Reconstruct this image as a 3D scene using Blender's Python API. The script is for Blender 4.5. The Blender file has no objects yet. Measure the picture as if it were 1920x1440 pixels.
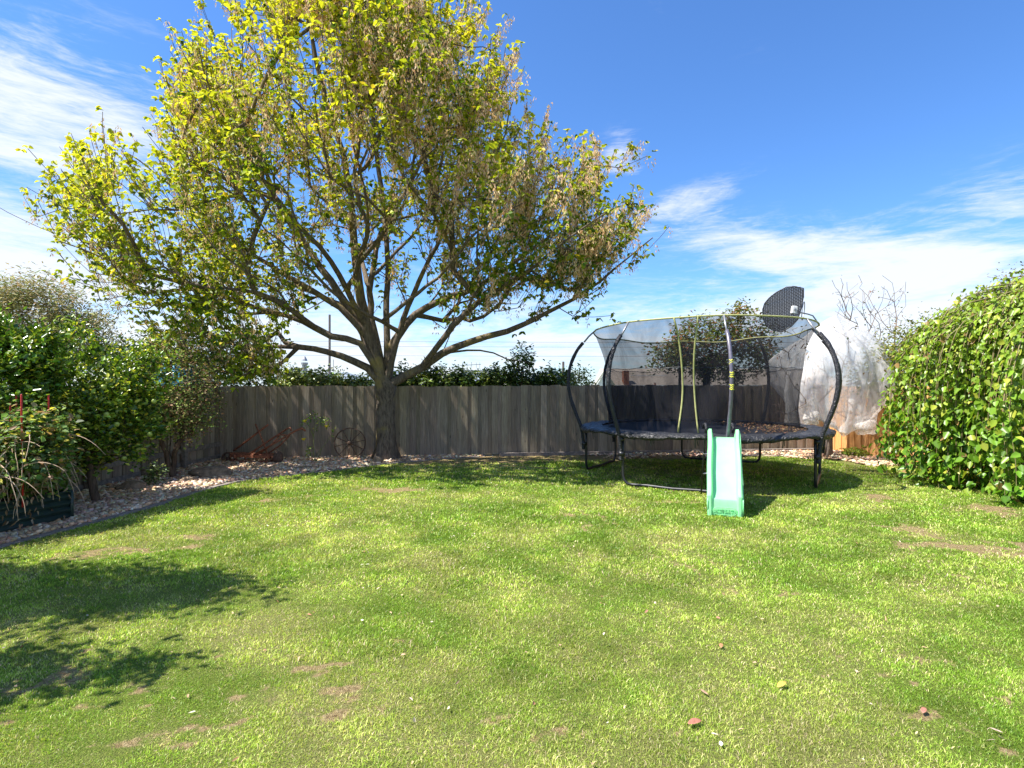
import bpy, bmesh, math, random
import numpy as np
from mathutils import Vector, Matrix
random.seed(7); RNG = np.random.default_rng(11)
scene = bpy.context.scene
COL = scene.collection
# ------------------------------------------------------------------ camera
CAMH = 1.65; F = 1066.0; CX = 960.0; HY = 722.0
cam_d = bpy.data.cameras.new("camera"); cam = bpy.data.objects.new("camera", cam_d); COL.objects.link(cam)
cam.location = (0, 0, CAMH); cam.rotation_euler = (math.radians(90), 0, 0)
cam_d.sensor_width = 36; cam_d.lens = 36 * F / 1920; cam_d.shift_y = 2 / 1920
cam_d.clip_start = 0.05; cam_d.clip_end = 3000
scene.camera = cam
# ------------------------------------------------------------------ light
SUN_EL = math.radians(57); SUN_AZ = math.radians(255.5)      # azimuth clockwise from +Y
to_sun = Vector((math.sin(SUN_AZ) * math.cos(SUN_EL), math.cos(SUN_AZ) * math.cos(SUN_EL), math.sin(SUN_EL)))
sd = bpy.data.lights.new("sun", 'SUN'); sd.energy = 5.0; sd.angle = math.radians(0.5); sd.color = (1, 0.955, 0.88)
sun = bpy.data.objects.new("sun", sd); COL.objects.link(sun)
sun.rotation_euler = to_sun.to_track_quat('Z', 'Y').to_euler(); sun.location = (-20, -5, 30)
world = bpy.data.worlds.new("World"); scene.world = world; world.use_nodes = True
scene.view_settings.view_transform = 'Standard'; scene.view_settings.look = 'None'
scene.view_settings.exposure = 1.15; scene.view_settings.gamma = 1

class NT:
    """tiny node helper"""
    def __init__(s, nt): s.nt = nt; s.n = nt.nodes; s.l = nt.links
    def new(s, t, **kw):
        n = s.n.new(t)
        for k, v in kw.items(): setattr(n, k, v)
        return n
    def link(s, a, b): s.l.new(a, b)
    def put(s, sock, v):
        if hasattr(v, 'is_linked') or isinstance(v, bpy.types.NodeSocket): s.l.new(v, sock)
        else:
            if isinstance(v, (tuple, list)) and len(v) == 3 and sock.type == 'RGBA': v = (*v, 1)
            sock.default_value = v
    def math(s, op, a, b=None, c=None, clamp=False):
        n = s.new('ShaderNodeMath', operation=op, use_clamp=clamp); s.put(n.inputs[0], a)
        if b is not None: s.put(n.inputs[1], b)
        if c is not None: s.put(n.inputs[2], c)
        return n.outputs[0]
    def mix(s, f, a, b, blend='MIX'):
        n = s.new('ShaderNodeMix', data_type='RGBA', blend_type=blend); s.put(n.inputs[0], f); s.put(n.inputs[6], a); s.put(n.inputs[7], b)
        return n.outputs[2]
    def noise(s, vec, scale, detail=4, rough=.55, dist=0.0):
        n = s.new('ShaderNodeTexNoise'); s.put(n.inputs['Scale'], scale); n.inputs['Detail'].default_value = detail
        n.inputs['Roughness'].default_value = rough; n.inputs['Distortion'].default_value = dist
        if vec is not None: s.l.new(vec, n.inputs['Vector'])
        return n.outputs['Fac']
    def mapv(s, vec, scale=(1, 1, 1), rot=(0, 0, 0), loc=(0, 0, 0)):
        n = s.new('ShaderNodeMapping'); n.inputs['Scale'].default_value = scale; n.inputs['Rotation'].default_value = rot
        n.inputs['Location'].default_value = loc; s.l.new(vec, n.inputs['Vector']); return n.outputs[0]
    def ramp(s, f, stops):
        n = s.new('ShaderNodeValToRGB'); s.put(n.inputs[0], f)
        while len(n.color_ramp.elements) < len(stops): n.color_ramp.elements.new(.5)
        for e, (p, c) in zip(n.color_ramp.elements, stops):
            e.position = p; e.color = (*c, 1) if len(c) == 3 else c
        return n.outputs[0]
    def smooth(s, v, a, b):
        n = s.new('ShaderNodeMapRange', interpolation_type='SMOOTHSTEP'); s.put(n.inputs[0], v)
        n.inputs[1].default_value = a; n.inputs[2].default_value = b; n.inputs[3].default_value = 0; n.inputs[4].default_value = 1
        return n.outputs[0]

def build_sky():
    N = NT(world.node_tree); N.n.clear()
    out = N.new('ShaderNodeOutputWorld'); bg = N.new('ShaderNodeBackground')
    sky = N.new('ShaderNodeTexSky'); sky.sky_type = 'NISHITA'; sky.sun_disc = False
    sky.sun_elevation = SUN_EL; sky.sun_rotation = SUN_AZ; sky.altitude = 50; sky.air_density = 1.0; sky.dust_density = 0.3; sky.ozone_density = 2.2
    tc = N.new('ShaderNodeTexCoord'); sp = N.new('ShaderNodeSeparateXYZ'); N.link(tc.outputs['Generated'], sp.inputs[0])
    x, y, z = sp.outputs
    az = N.math('ARCTAN2', x, y); el = N.math('ARCSINE', z)
    cb = N.new('ShaderNodeCombineXYZ'); N.link(az, cb.inputs[0]); N.link(el, cb.inputs[1])
    P = cb.outputs[0]
    # streaky cirrus texture
    st1 = N.noise(N.mapv(P, (2.6, 9.0, 1), (0, 0, .22)), 1.6, 8, .62, .9)
    st2 = N.noise(N.mapv(P, (5.0, 22.0, 1), (0, 0, -.25)), 1.9, 7, .65, 1.2)
    st3 = N.noise(N.mapv(P, (9.0, 60.0, 1), (0, 0, .12)), 2.2, 6, .7, 1.6)
    st = N.math('ADD', N.math('MULTIPLY', st1, .55), N.math('ADD', N.math('MULTIPLY', st2, .29), N.math('MULTIPLY', st3, .16)))
    # cloud fields: (px, py, rx, ry, weight, rotation)
    blobs = [(60, 210, 330, 130, 1.0, .05), (-60, 480, 300, 120, .9, 0), (420, 430, 240, 160, .35, 0), (1175, 292, 45, 36, .75, 0),
             (1400, 455, 170, 40, .9, -.12), (1300, 378, 120, 30, .6, .15), (1810, 430, 260, 70, .80, .30), (1880, 560, 300, 70, .45, .15),
             (1480, 575, 330, 35, .35, .12), (1260, 20, 170, 14, .16, -.5)]
    tot = None
    for px, py, rx, ry, w, rot in blobs:
        dx = px - CX; a0 = math.atan2(dx, F); e0 = math.atan2(HY - py, math.hypot(F, dx))
        s = F / math.cos(a0) / 1.0
        ra = rx / F * math.cos(a0) ** 2; re = ry / math.hypot(F, dx)
        da = N.math('SUBTRACT', az, a0); de = N.math('SUBTRACT', el, e0)
        c, sn = math.cos(rot), math.sin(rot)
        u = N.math('DIVIDE', N.math('ADD', N.math('MULTIPLY', da, c), N.math('MULTIPLY', de, sn)), ra)
        v = N.math('DIVIDE', N.math('SUBTRACT', N.math('MULTIPLY', de, c), N.math('MULTIPLY', da, sn)), re)
        r2 = N.math('ADD', N.math('MULTIPLY', u, u), N.math('MULTIPLY', v, v))
        b = N.math('MULTIPLY', N.math('EXPONENT', N.math('MULTIPLY', r2, -.8)), w)
        tot = b if tot is None else N.math('ADD', tot, b)
    # horizon band of thin white cloud
    hb = N.math('MULTIPLY', N.smooth(el, .27, .02), 1.0)
    # the rest of the sky (behind the camera) also has some streaks
    tot = N.math('ADD', tot, hb)
    back = N.math('MULTIPLY', N.smooth(y, 0.1, -.3), .5)
    tot = N.math('ADD', tot, back)
    m = N.smooth(N.math('ADD', N.math('MULTIPLY', tot, .55), N.math('MULTIPLY', N.math('SUBTRACT', st, .5), 2.3)), .10, .72)
    m = N.math('MULTIPLY', m, N.math('MINIMUM', N.math('MULTIPLY', tot, 2.2), 1.0))
    tint = N.mix(1.0, sky.outputs[0], (0.62, 0.97, 1.40), 'MULTIPLY')
    colr = N.mix(N.math('MULTIPLY', m, .88), tint, (6.0, 6.2, 6.5))
    N.link(colr, bg.inputs[0]); bg.inputs[1].default_value = 0.08
    N.link(bg.outputs[0], out.inputs[0])
build_sky()

# ------------------------------------------------------------------ helpers
def W(px, py, Y):                      # a point of the photograph at distance Y
    return Vector(((px - CX) / F * Y, Y, CAMH - (py - HY) / F * Y))
def G(px, py):                         # ground point
    Y = CAMH * F / (py - HY); return Vector(((px - CX) / F * Y, Y, 0))
def tag(o, label, cat, group=None, kind=None):
    if label: o['label'] = label
    if cat: o['category'] = cat
    if group: o['group'] = group
    if kind: o['kind'] = kind
    return o
def thing(name, label, cat, loc=(0, 0, 0), rz=0, group=None):
    o = bpy.data.objects.new(name, None); COL.objects.link(o); o.location = loc; o.rotation_euler = (0, 0, rz)
    o.empty_display_size = .1
    return tag(o, label, cat, group)
def copy_tree(o, parent=None):
    c = o.copy(); COL.objects.link(c)
    if parent: c.parent = parent
    for ch in o.children: copy_tree(ch, c)
    return c

class MB:
    def __init__(s): s.v = []; s.f = []; s.c = []
    def add(s, vs, fs, col=None):
        b = len(s.v); s.v += [tuple(p) for p in vs]; s.f += [tuple(b + i for i in f) for f in fs]
        s.c += [col or (1, 1, 1)] * len(vs)
    def box(s, c, size, rot=None, col=None, taper=1.0):
        sx, sy, sz = [k / 2 for k in size]; vs = []
        for z in (-1, 1):
            t = taper if z > 0 else 1
            for x, y in ((-1, -1), (1, -1), (1, 1), (-1, 1)): vs.append(Vector((x * sx * t, y * sy * t, z * sz)))
        if rot is not None: vs = [rot @ v for v in vs]
        c = Vector(c); vs = [v + c for v in vs]
        s.add(vs, [(3, 2, 1, 0), (4, 5, 6, 7), (0, 1, 5, 4), (1, 2, 6, 5), (2, 3, 7, 6), (3, 0, 4, 7)], col)
    def bar(s, a, b, w, h, col=None):
        a = Vector(a); b = Vector(b); d = b - a
        s.box((a + b) / 2, (w, h, d.length), d.to_track_quat('Z', 'Y').to_matrix(), col)
    def tube(s, pts, r, n=8, cap=True, col=None, closed=False, squash=1.0):
        pts = [Vector(p) for p in pts]; m = len(pts)
        rr = r if isinstance(r, (list, tuple)) else [r] * m
        vs = []; up = Vector((0, 0, 1)); prev = None
        for i, p in enumerate(pts):
            if closed: t = pts[(i + 1) % m] - pts[i - 1]
            else: t = pts[min(i + 1, m - 1)] - pts[max(i - 1, 0)]
            if t.length < 1e-9: t = Vector((0, 0, 1))
            t.normalize()
            if prev is None:
                a = t.orthogonal() if abs(t.z) > .95 else t.cross(up); a.normalize()
            else:
                a = prev - t * prev.dot(t)
                if a.length < 1e-6: a = t.orthogonal()
                a.normalize()
            prev = a; b = t.cross(a)
            for k in range(n):
                th = 2 * math.pi * k / n
                vs.append(p + a * math.cos(th) * rr[i] + b * math.sin(th) * rr[i] * squash)
        fs = []
        mm = m if closed else m - 1
        for i in range(mm):
            j = (i + 1) % m
            for k in range(n):
                fs.append((i * n + k, i * n + (k + 1) % n, j * n + (k + 1) % n, j * n + k))
        if cap and not closed:
            fs.append(tuple(range(n - 1, -1, -1))); fs.append(tuple((m - 1) * n + k for k in range(n)))
        s.add(vs, fs, col)
    def blob(s, c, r, seed=0, rough=.18, nu=12, nv=8, col=None):
        rnd = random.Random(seed); vs = []; c = Vector(c)
        ph = [rnd.uniform(0, 6.28) for _ in range(6)]
        def f(d): return 1 + rough * (math.sin(3 * d.x + ph[0]) * math.cos(2.6 * d.y + ph[1]) + .6 * math.sin(5 * d.z + ph[2] + 2 * d.x) + .35 * math.sin(9 * d.y + ph[3]) * math.sin(8 * d.x + ph[4]))
        vs.append(c + Vector((0, 0, -r[2] * f(Vector((0, 0, -1))))))
        for j in range(1, nv):
            t = math.pi * j / nv
            for i in range(nu):
                a = 2 * math.pi * i / nu; d = Vector((math.sin(t) * math.cos(a), math.sin(t) * math.sin(a), -math.cos(t)))
                k = f(d); vs.append(c + Vector((d.x * r[0] * k, d.y * r[1] * k, d.z * r[2] * k)))
        vs.append(c + Vector((0, 0, r[2] * f(Vector((0, 0, 1))))))
        fs = [(0, 1 + (i + 1) % nu, 1 + i) for i in range(nu)]
        for j in range(nv - 2):
            for i in range(nu):
                a = 1 + j * nu; b = a + nu; fs.append((a + i, a + (i + 1) % nu, b + (i + 1) % nu, b + i))
        top = len(vs) - 1; a = 1 + (nv - 2) * nu
        fs += [(a + i, a + (i + 1) % nu, top) for i in range(nu)]
        s.add(vs, fs, col)
    def build(s, name, mat, parent=None, smooth=False, bevel=0, colors=False, sub=0):
        me = bpy.data.meshes.new(name); me.from_pydata(s.v, [], s.f); me.update()
        me.materials.append(mat)
        if smooth: me.polygons.foreach_set('use_smooth', [True] * len(me.polygons))
        if colors:
            at = me.color_attributes.new('Col', 'FLOAT_COLOR', 'POINT')
            at.data.foreach_set('color', np.array([(*c, 1) for c in s.c], dtype=np.float32).ravel())
        o = bpy.data.objects.new(name, me); COL.objects.link(o)
        if parent: o.parent = parent
        if bevel:
            m = o.modifiers.new('bevel', 'BEVEL'); m.width = bevel; m.segments = 2; m.limit_method = 'ANGLE'
        if sub:
            m = o.modifiers.new('sub', 'SUBSURF'); m.levels = sub; m.render_levels = sub
        return o

def np_mesh(name, V, Fq, mat, parent=None, col=None, attrs=None, smooth=False):
    """V (n,3), Fq (m,k) one face size"""
    me = bpy.data.meshes.new(name); n = len(V); m, k = Fq.shape
    me.vertices.add(n); me.vertices.foreach_set('co', V.astype(np.float32).ravel())
    me.loops.add(m * k); me.loops.foreach_set('vertex_index', Fq.astype(np.int32).ravel())
    me.polygons.add(m); me.polygons.foreach_set('loop_start', (np.arange(m) * k).astype(np.int32))
    me.update(calc_edges=True)
    if smooth: me.polygons.foreach_set('use_smooth', np.ones(m, bool))
    if col is not None:
        at = me.color_attributes.new('Col', 'FLOAT_COLOR', 'POINT')
        c4 = np.ones((n, 4), np.float32); c4[:, :3] = col; at.data.foreach_set('color', c4.ravel())
    for kk, vv in (attrs or {}).items():
        at = me.attributes.new(kk, 'FLOAT', 'POINT'); at.data.foreach_set('value', vv.astype(np.float32))
    me.materials.append(mat)
    o = bpy.data.objects.new(name, me); COL.objects.link(o)
    if parent: o.parent = parent
    return o

def nrm(a): return a / np.maximum(np.linalg.norm(a, axis=-1, keepdims=True), 1e-9)
def leaves(name, P, axis, normal, length, width, col, mat, parent=None, fold=.18, curl=.12):
    """each leaf: six points, two faces folded along the midrib"""
    n = len(P); ax = nrm(axis); side = nrm(np.cross(normal, ax)); no = np.cross(ax, side)
    L = length[:, None]; Wd = width[:, None]
    b = P; tip = P + ax * L - no * L * curl
    V = np.stack([b, P + ax * L * .32 - side * Wd * .5 + no * Wd * fold, P + ax * L * .70 - side * Wd * .36 + no * Wd * fold * .6 - no * L * curl * .4,
                  tip, P + ax * L * .70 + side * Wd * .36 + no * Wd * fold * .6 - no * L * curl * .4, P + ax * L * .32 + side * Wd * .5 + no * Wd * fold], 1).reshape(-1, 3)
    base = (np.arange(n) * 6)[:, None]
    Fq = np.concatenate([base + np.array([[0, 3, 2, 1]]), base + np.array([[0, 5, 4, 3]])], 0)
    return np_mesh(name, V, Fq, mat, parent, np.repeat(col, 6, 0))
def jit(col, n, amt=.15, hue=.08):
    c = np.tile(np.array(col, float), (n, 1)) * (1 + RNG.normal(0, amt, (n, 1))) * (1 + RNG.normal(0, hue, (n, 3)))
    return np.clip(c, .004, .9)
def pick(cols, wts, n, amt=.15, hue=.07):
    w = np.array(wts, float); w /= w.sum(); i = RNG.choice(len(cols), n, p=w)
    c = np.array(cols, float)[i] * (1 + RNG.normal(0, amt, (n, 1))) * (1 + RNG.normal(0, hue, (n, 3)))
    return np.clip(c, .004, .9)
def vnoise(x, y, seed=0):
    r = np.random.default_rng(seed); T = r.random((256, 256))
    xi = np.floor(x).astype(int); yi = np.floor(y).astype(int); fx = x - xi; fy = y - yi
    fx = fx * fx * (3 - 2 * fx); fy = fy * fy * (3 - 2 * fy)
    g = lambda a, b: T[a & 255, b & 255]
    return (g(xi, yi) * (1 - fx) + g(xi + 1, yi) * fx) * (1 - fy) + (g(xi, yi + 1) * (1 - fx) + g(xi + 1, yi + 1) * fx) * fy
def fnoise(x, y, seed=0, oct=4):
    t = 0; a = .5; s = 0
    for k in range(oct): t = t + a * vnoise(x * 2 ** k, y * 2 ** k, seed + k); s += a; a *= .5
    return t / s

# ------------------------------------------------------------------ materials
def mat_new(name):
    m = bpy.data.materials.new(name); m.use_nodes = True; N = NT(m.node_tree); N.n.clear()
    out = N.new('ShaderNodeOutputMaterial'); p = N.new('ShaderNodeBsdfPrincipled'); N.link(p.outputs[0], out.inputs[0])
    return m, N, p, out
def objco(N): return N.new('ShaderNodeTexCoord').outputs['Object']
def bump(N, p, h, strength=.4, dist=.01):
    b = N.new('ShaderNodeBump'); b.inputs['Strength'].default_value = strength; b.inputs['Distance'].default_value = dist
    N.link(h, b.inputs['Height']); N.link(b.outputs[0], p.inputs['Normal'])
def simple(name, col, rough=.6, var=.15, scale=20, metal=0, spec=.4, bmp=0, bscale=60, bd=.004):
    m, N, p, out = mat_new(name); co = objco(N); f = N.noise(co, scale, 5, .6)
    c2 = tuple(min(1, c * (1 - var * 1.6)) for c in col); c3 = tuple(min(1, c * (1 + var)) for c in col)
    N.link(N.ramp(f, [(.3, c2), (.7, c3)]), p.inputs['Base Color'])
    p.inputs['Roughness'].default_value = rough; p.inputs['Metallic'].default_value = metal; p.inputs['Specular IOR Level'].default_value = spec
    if bmp: bump(N, p, N.noise(co, bscale, 4, .6), bmp, bd)
    return m
def leafmat(name, trans=.42, rough=.42, spec=.35, tint=(1.15, 1.1, .55)):
    m, N, p, out = mat_new(name)
    a = N.new('ShaderNodeAttribute', attribute_name='Col'); N.link(a.outputs['Color'], p.inputs['Base Color'])
    p.inputs['Roughness'].default_value = rough; p.inputs['Specular IOR Level'].default_value = spec
    t = N.new('ShaderNodeBsdfTranslucent'); N.link(N.mix(1.0, a.outputs['Color'], tint, 'MULTIPLY'), t.inputs[0])
    mx = N.new('ShaderNodeMixShader'); mx.inputs[0].default_value = trans
    N.link(p.outputs[0], mx.inputs[1]); N.link(t.outputs[0], mx.inputs[2]); N.link(mx.outputs[0], out.inputs[0])
    return m
M_leaf = leafmat('maple_leaf', .45, .5, .3)
M_seed = leafmat('seed_key', .35, .7, .1, (1.1, 1, .8))
M_gloss = leafmat('glossy_leaf', .28, .28, .55)
M_mulb = leafmat('mulberry_leaf', .4, .36, .45)
M_dry = leafmat('dry_leaf', .25, .7, .1, (1, .9, .7))
M_grass = leafmat('grass_blade', .38, .42, .4, (1.1, 1.15, .5))

def bark(name, c1, c2, lichen=(.35, .27, .05), amount=.5, sc=9):
    m, N, p, out = mat_new(name); co = objco(N)
    v = N.mapv(co, (1, 1, .22)); f = N.noise(v, sc * 3, 6, .7); g = N.noise(co, 2.2, 4, .6)
    c = N.ramp(f, [(.32, c1), (.68, c2)])
    c = N.mix(N.math('MULTIPLY', N.smooth(g, .52, .66), amount), c, lichen)
    N.link(c, p.inputs['Base Color']); p.inputs['Roughness'].default_value = .9; p.inputs['Specular IOR Level'].default_value = .15
    bump(N, p, f, .8, .02); return m
M_bark = bark('maple_bark', (.055, .042, .033), (.22, .175, .13), (.34, .26, .07), .5)
M_twig = simple('twig', (.15, .115, .08), .85, .3, 8)
M_bark2 = bark('shrub_bark', (.05, .035, .025), (.16, .11, .08), (.2, .18, .1), .3)

def wood_fence(name, base, var, sc=1.0, dark=(.5, .5, .5)):
    m, N, p, out = mat_new(name); co = objco(N)
    a = N.new('ShaderNodeAttribute', attribute_name='Col')
    g = N.noise(N.mapv(co, (26, 26, 1.3)), 2.2, 6, .65, .6); k = N.noise(N.mapv(co, (1.2, 1.2, .8)), 2.0, 4, .6)
    fine = N.noise(N.mapv(co, (60, 60, 3)), 3, 3, .6)
    c = N.ramp(g, [(.25, tuple(b * .52 for b in base)), (.55, base), (.8, var)])
    c = N.mix(.85, c, a.outputs['Color'], 'MULTIPLY')
    c = N.mix(N.math('MULTIPLY', N.smooth(k, .45, .75), .35), c, tuple(b * d for b, d in zip(base, dark)))
    # knots
    vo = N.new('ShaderNodeTexVoronoi'); N.link(N.mapv(co, (7, 7, 2.3)), vo.inputs['Vector']); vo.inputs['Scale'].default_value = 1
    kn = N.smooth(vo.outputs['Distance'], .11, .05)
    c = N.mix(N.math('MULTIPLY', kn, .75), c, tuple(b * .22 for b in base))
    N.link(c, p.inputs['Base Color']); p.inputs['Roughness'].default_value = .88; p.inputs['Specular IOR Level'].default_value = .2
    bump(N, p, N.math('ADD', g, N.math('MULTIPLY', fine, .4)), .5, .006); return m
M_fence = wood_fence('weathered_paling', (.31, .255, .195), (.48, .42, .34))
M_newfence = wood_fence('new_pine_paling', (.68, .36, .14), (.85, .55, .27), dark=(.7, .6, .5))
M_rail = simple('fence_rail', (.22, .19, .16), .9, .3, 14, bmp=.3)
M_conc = simple('concrete_edge', (.24, .205, .18), .9, .25, 25, bmp=.4, bscale=90)
M_black = simple('black_steel', (.022, .022, .026), .38, .2, 12, spec=.5)
def puckered(name, col, rough, scale, st, dist):
    m, N, p, out = mat_new(name); co = objco(N)
    N.put(p.inputs['Base Color'], col); p.inputs['Roughness'].default_value = rough; p.inputs['Specular IOR Level'].default_value = .38
    f = N.noise(N.mapv(co, (1, 1, 1.7)), scale, 3, .5, 1.0); bump(N, p, f, st, dist); return m
M_foam = puckered('black_foam_sleeve', (.028, .028, .034), .34, 26, .9, .03)
M_pad = puckered('black_vinyl_pad', (.030, .030, .033), .36, 11, 1.0, .07)
M_mat = simple('jump_mat', (.022, .024, .03), .62, .2, 30)
M_galv = simple('galvanised_tube', (.32, .32, .34), .45, .15, 30, metal=.6)
M_silver = simple('pole_sleeve_grey', (.13, .12, .16), .3, .2, 18, spec=.6)
M_lime = simple('lime_trim', (.38, .38, .15), .6, .15, 15)
M_yellow = simple('yellow_mark', (.75, .72, .05), .6, .1, 15)
M_rust = simple('rusty_iron', (.34, .13, .07), .85, .45, 35, bmp=.6, bscale=120)
M_rustdark = simple('dark_rusty_iron', (.13, .08, .055), .85, .4, 35, bmp=.5, bscale=120)
M_red = simple('red_stake', (.55, .035, .03), .45, .12, 20)
M_darkgreen = simple('green_colour_steel', (.025, .05, .042), .42, .2, 6, spec=.5)
M_rock = simple('field_rock', (.26, .19, .13), .9, .35, 12, bmp=.7, bscale=30, bd=.02)
M_white = simple('white_plastic', (.75, .74, .72), .5, .08, 20)
M_tomato = simple('green_tomato', (.35, .42, .09), .35, .15, 8)
M_rose = simple('yellow_rose', (.8, .6, .03), .6, .2, 40)
M_roof1 = simple('beige_roof', (.40, .335, .27), .85, .12, 4, bmp=.2)
M_roof2 = simple('grey_roof', (.22, .26, .30), .7, .12, 2)
M_wallw = simple('white_wall', (.78, .78, .76), .8, .05, 3)
M_trimw = simple('roof_trim', (.5, .5, .4), .7, .1, 5)
M_brick = simple('brown_brick', (.33, .13, .07), .85, .25, 10)
M_pole = simple('grey_timber_pole', (.17, .14, .13), .9, .2, 6)
M_blue = simple('blue_tarp', (.02, .30, .50), .5, .2, 4, bmp=.5, bscale=8, bd=.05)
M_wire = simple('wire', (.12, .12, .14), .6, .1, 3)

def slide_mat():
    m, N, p, out = mat_new('mint_green_plastic'); co = objco(N)
    f = N.noise(co, 5, 4, .6); g = N.noise(N.mapv(co, (1, 6, 1)), 9, 6, .7); sp = N.new('ShaderNodeSeparateXYZ'); N.link(co, sp.inputs[0])
    c = N.ramp(f, [(.3, (.29, .80, .36)), (.7, (.35, .84, .42))]); dirt = N.math('MULTIPLY', N.smooth(g, .52, .72), N.math('ADD', .22, N.math('MULTIPLY', N.smooth(sp.outputs[2], .22, .0), .5)))
    N.link(N.mix(dirt, c, (.25, .30, .16)), p.inputs['Base Color'])
    p.inputs['Roughness'].default_value = N and .33
    p.inputs['Specular IOR Level'].default_value = .6
    p.inputs['Subsurface Weight'].default_value = 0.0
    t = N.new('ShaderNodeBsdfTranslucent'); t.inputs[0].default_value = (.25, .8, .3, 1)
    mx = N.new('ShaderNodeMixShader'); mx.inputs[0].default_value = .12
    N.link(p.outputs[0], mx.inputs[1]); N.link(t.outputs[0], mx.inputs[2]); N.link(mx.outputs[0], out.inputs[0]); return m
M_slide = slide_mat()

def net_mat(name, col, opac, var=0.0, scale=3.0, trans=0.5, rough=.6, low=0.0):
    m, N, p, out = mat_new(name); co = objco(N)
    N.n.remove(p); d = N.new('ShaderNodeBsdfDiffuse'); d.inputs[0].default_value = (*col, 1)
    tl = N.new('ShaderNodeBsdfTranslucent'); tl.inputs[0].default_value = (*col, 1)
    a = N.new('ShaderNodeMixShader'); a.inputs[0].default_value = trans; N.link(d.outputs[0], a.inputs[1]); N.link(tl.outputs[0], a.inputs[2])
    t = N.new('ShaderNodeBsdfTransparent')
    mx = N.new('ShaderNodeMixShader')
    if var:
        f = N.noise(N.mapv(co, (1, 1, .45), (.5, .3, .2)), scale, 5, .6, 1.2)
        fac = N.math('ADD', N.math('MULTIPLY', N.smooth(f, .42, .68), var), opac)
        if low:      # opacity added under the net seam, standing in for the dark shaded fence behind
            sp = N.new('ShaderNodeSeparateXYZ'); N.link(co, sp.inputs[0]); fac = N.math('ADD', fac, N.math('MULTIPLY', N.math('LESS_THAN', sp.outputs[2], 1.93), low))
        N.link(fac, mx.inputs[0])
    else: mx.inputs[0].default_value = opac
    N.link(t.outputs[0], mx.inputs[1]); N.link(a.outputs[0], mx.inputs[2]); N.link(mx.outputs[0], out.inputs[0]); return m
M_net = net_mat('black_safety_net', (.028, .028, .033), .45, .16, 2.2, .35, low=.13)
M_birdnet = net_mat('white_bird_net', (.90, .88, .86), .42, .45, 4.5, .5)

# ------------------------------------------------------------------ the ground
FA = np.array([-6.45, 12.56]); FB = np.array([7.95, 14.40])     # back fence line
FD = (FB - FA) / np.linalg.norm(FB - FA); FN = np.array([FD[1], -FD[0]])   # FN points to the camera side
def fdist(x, y): return (x - FA[0]) * FN[0] + (y - FA[1]) * FN[1]
EDGE = [(-5.6, 1.0), (-5.45, 3.5), (-5.25, 5.6), (-4.98, 6.9), (-4.85, 7.8), (-4.86, 8.8), (-4.68, 9.75), (-4.2, 10.3), (-3.6, 10.75), (-2.85, 11.6), (-2.2, 12.2), (-1.4, 12.75), (-.6, 13.05)]
def edge_x(y):
    ys = [p[1] for p in EDGE]; xs = [p[0] for p in EDGE]; return np.interp(y, ys, xs)
def in_bed(x, y): return (x < edge_x(y)) & (y < 13.1)
def ell(x, y, cx, cy, rx, ry, rot=0):
    c, s = math.cos(rot), math.sin(rot); dx = x - cx; dy = y - cy
    return np.exp(-(((dx * c + dy * s) / rx) ** 2 + ((dy * c - dx * s) / ry) ** 2))
def seg(x, y, a, b, w):
    ax, ay = a; bx, by = b; t = np.clip(((x - ax) * (bx - ax) + (y - ay) * (by - ay)) / ((bx - ax) ** 2 + (by - ay) ** 2), 0, 1)
    d = np.hypot(x - ax - t * (bx - ax), y - ay - t * (by - ay)); return np.exp(-(d / w) ** 2)
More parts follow.
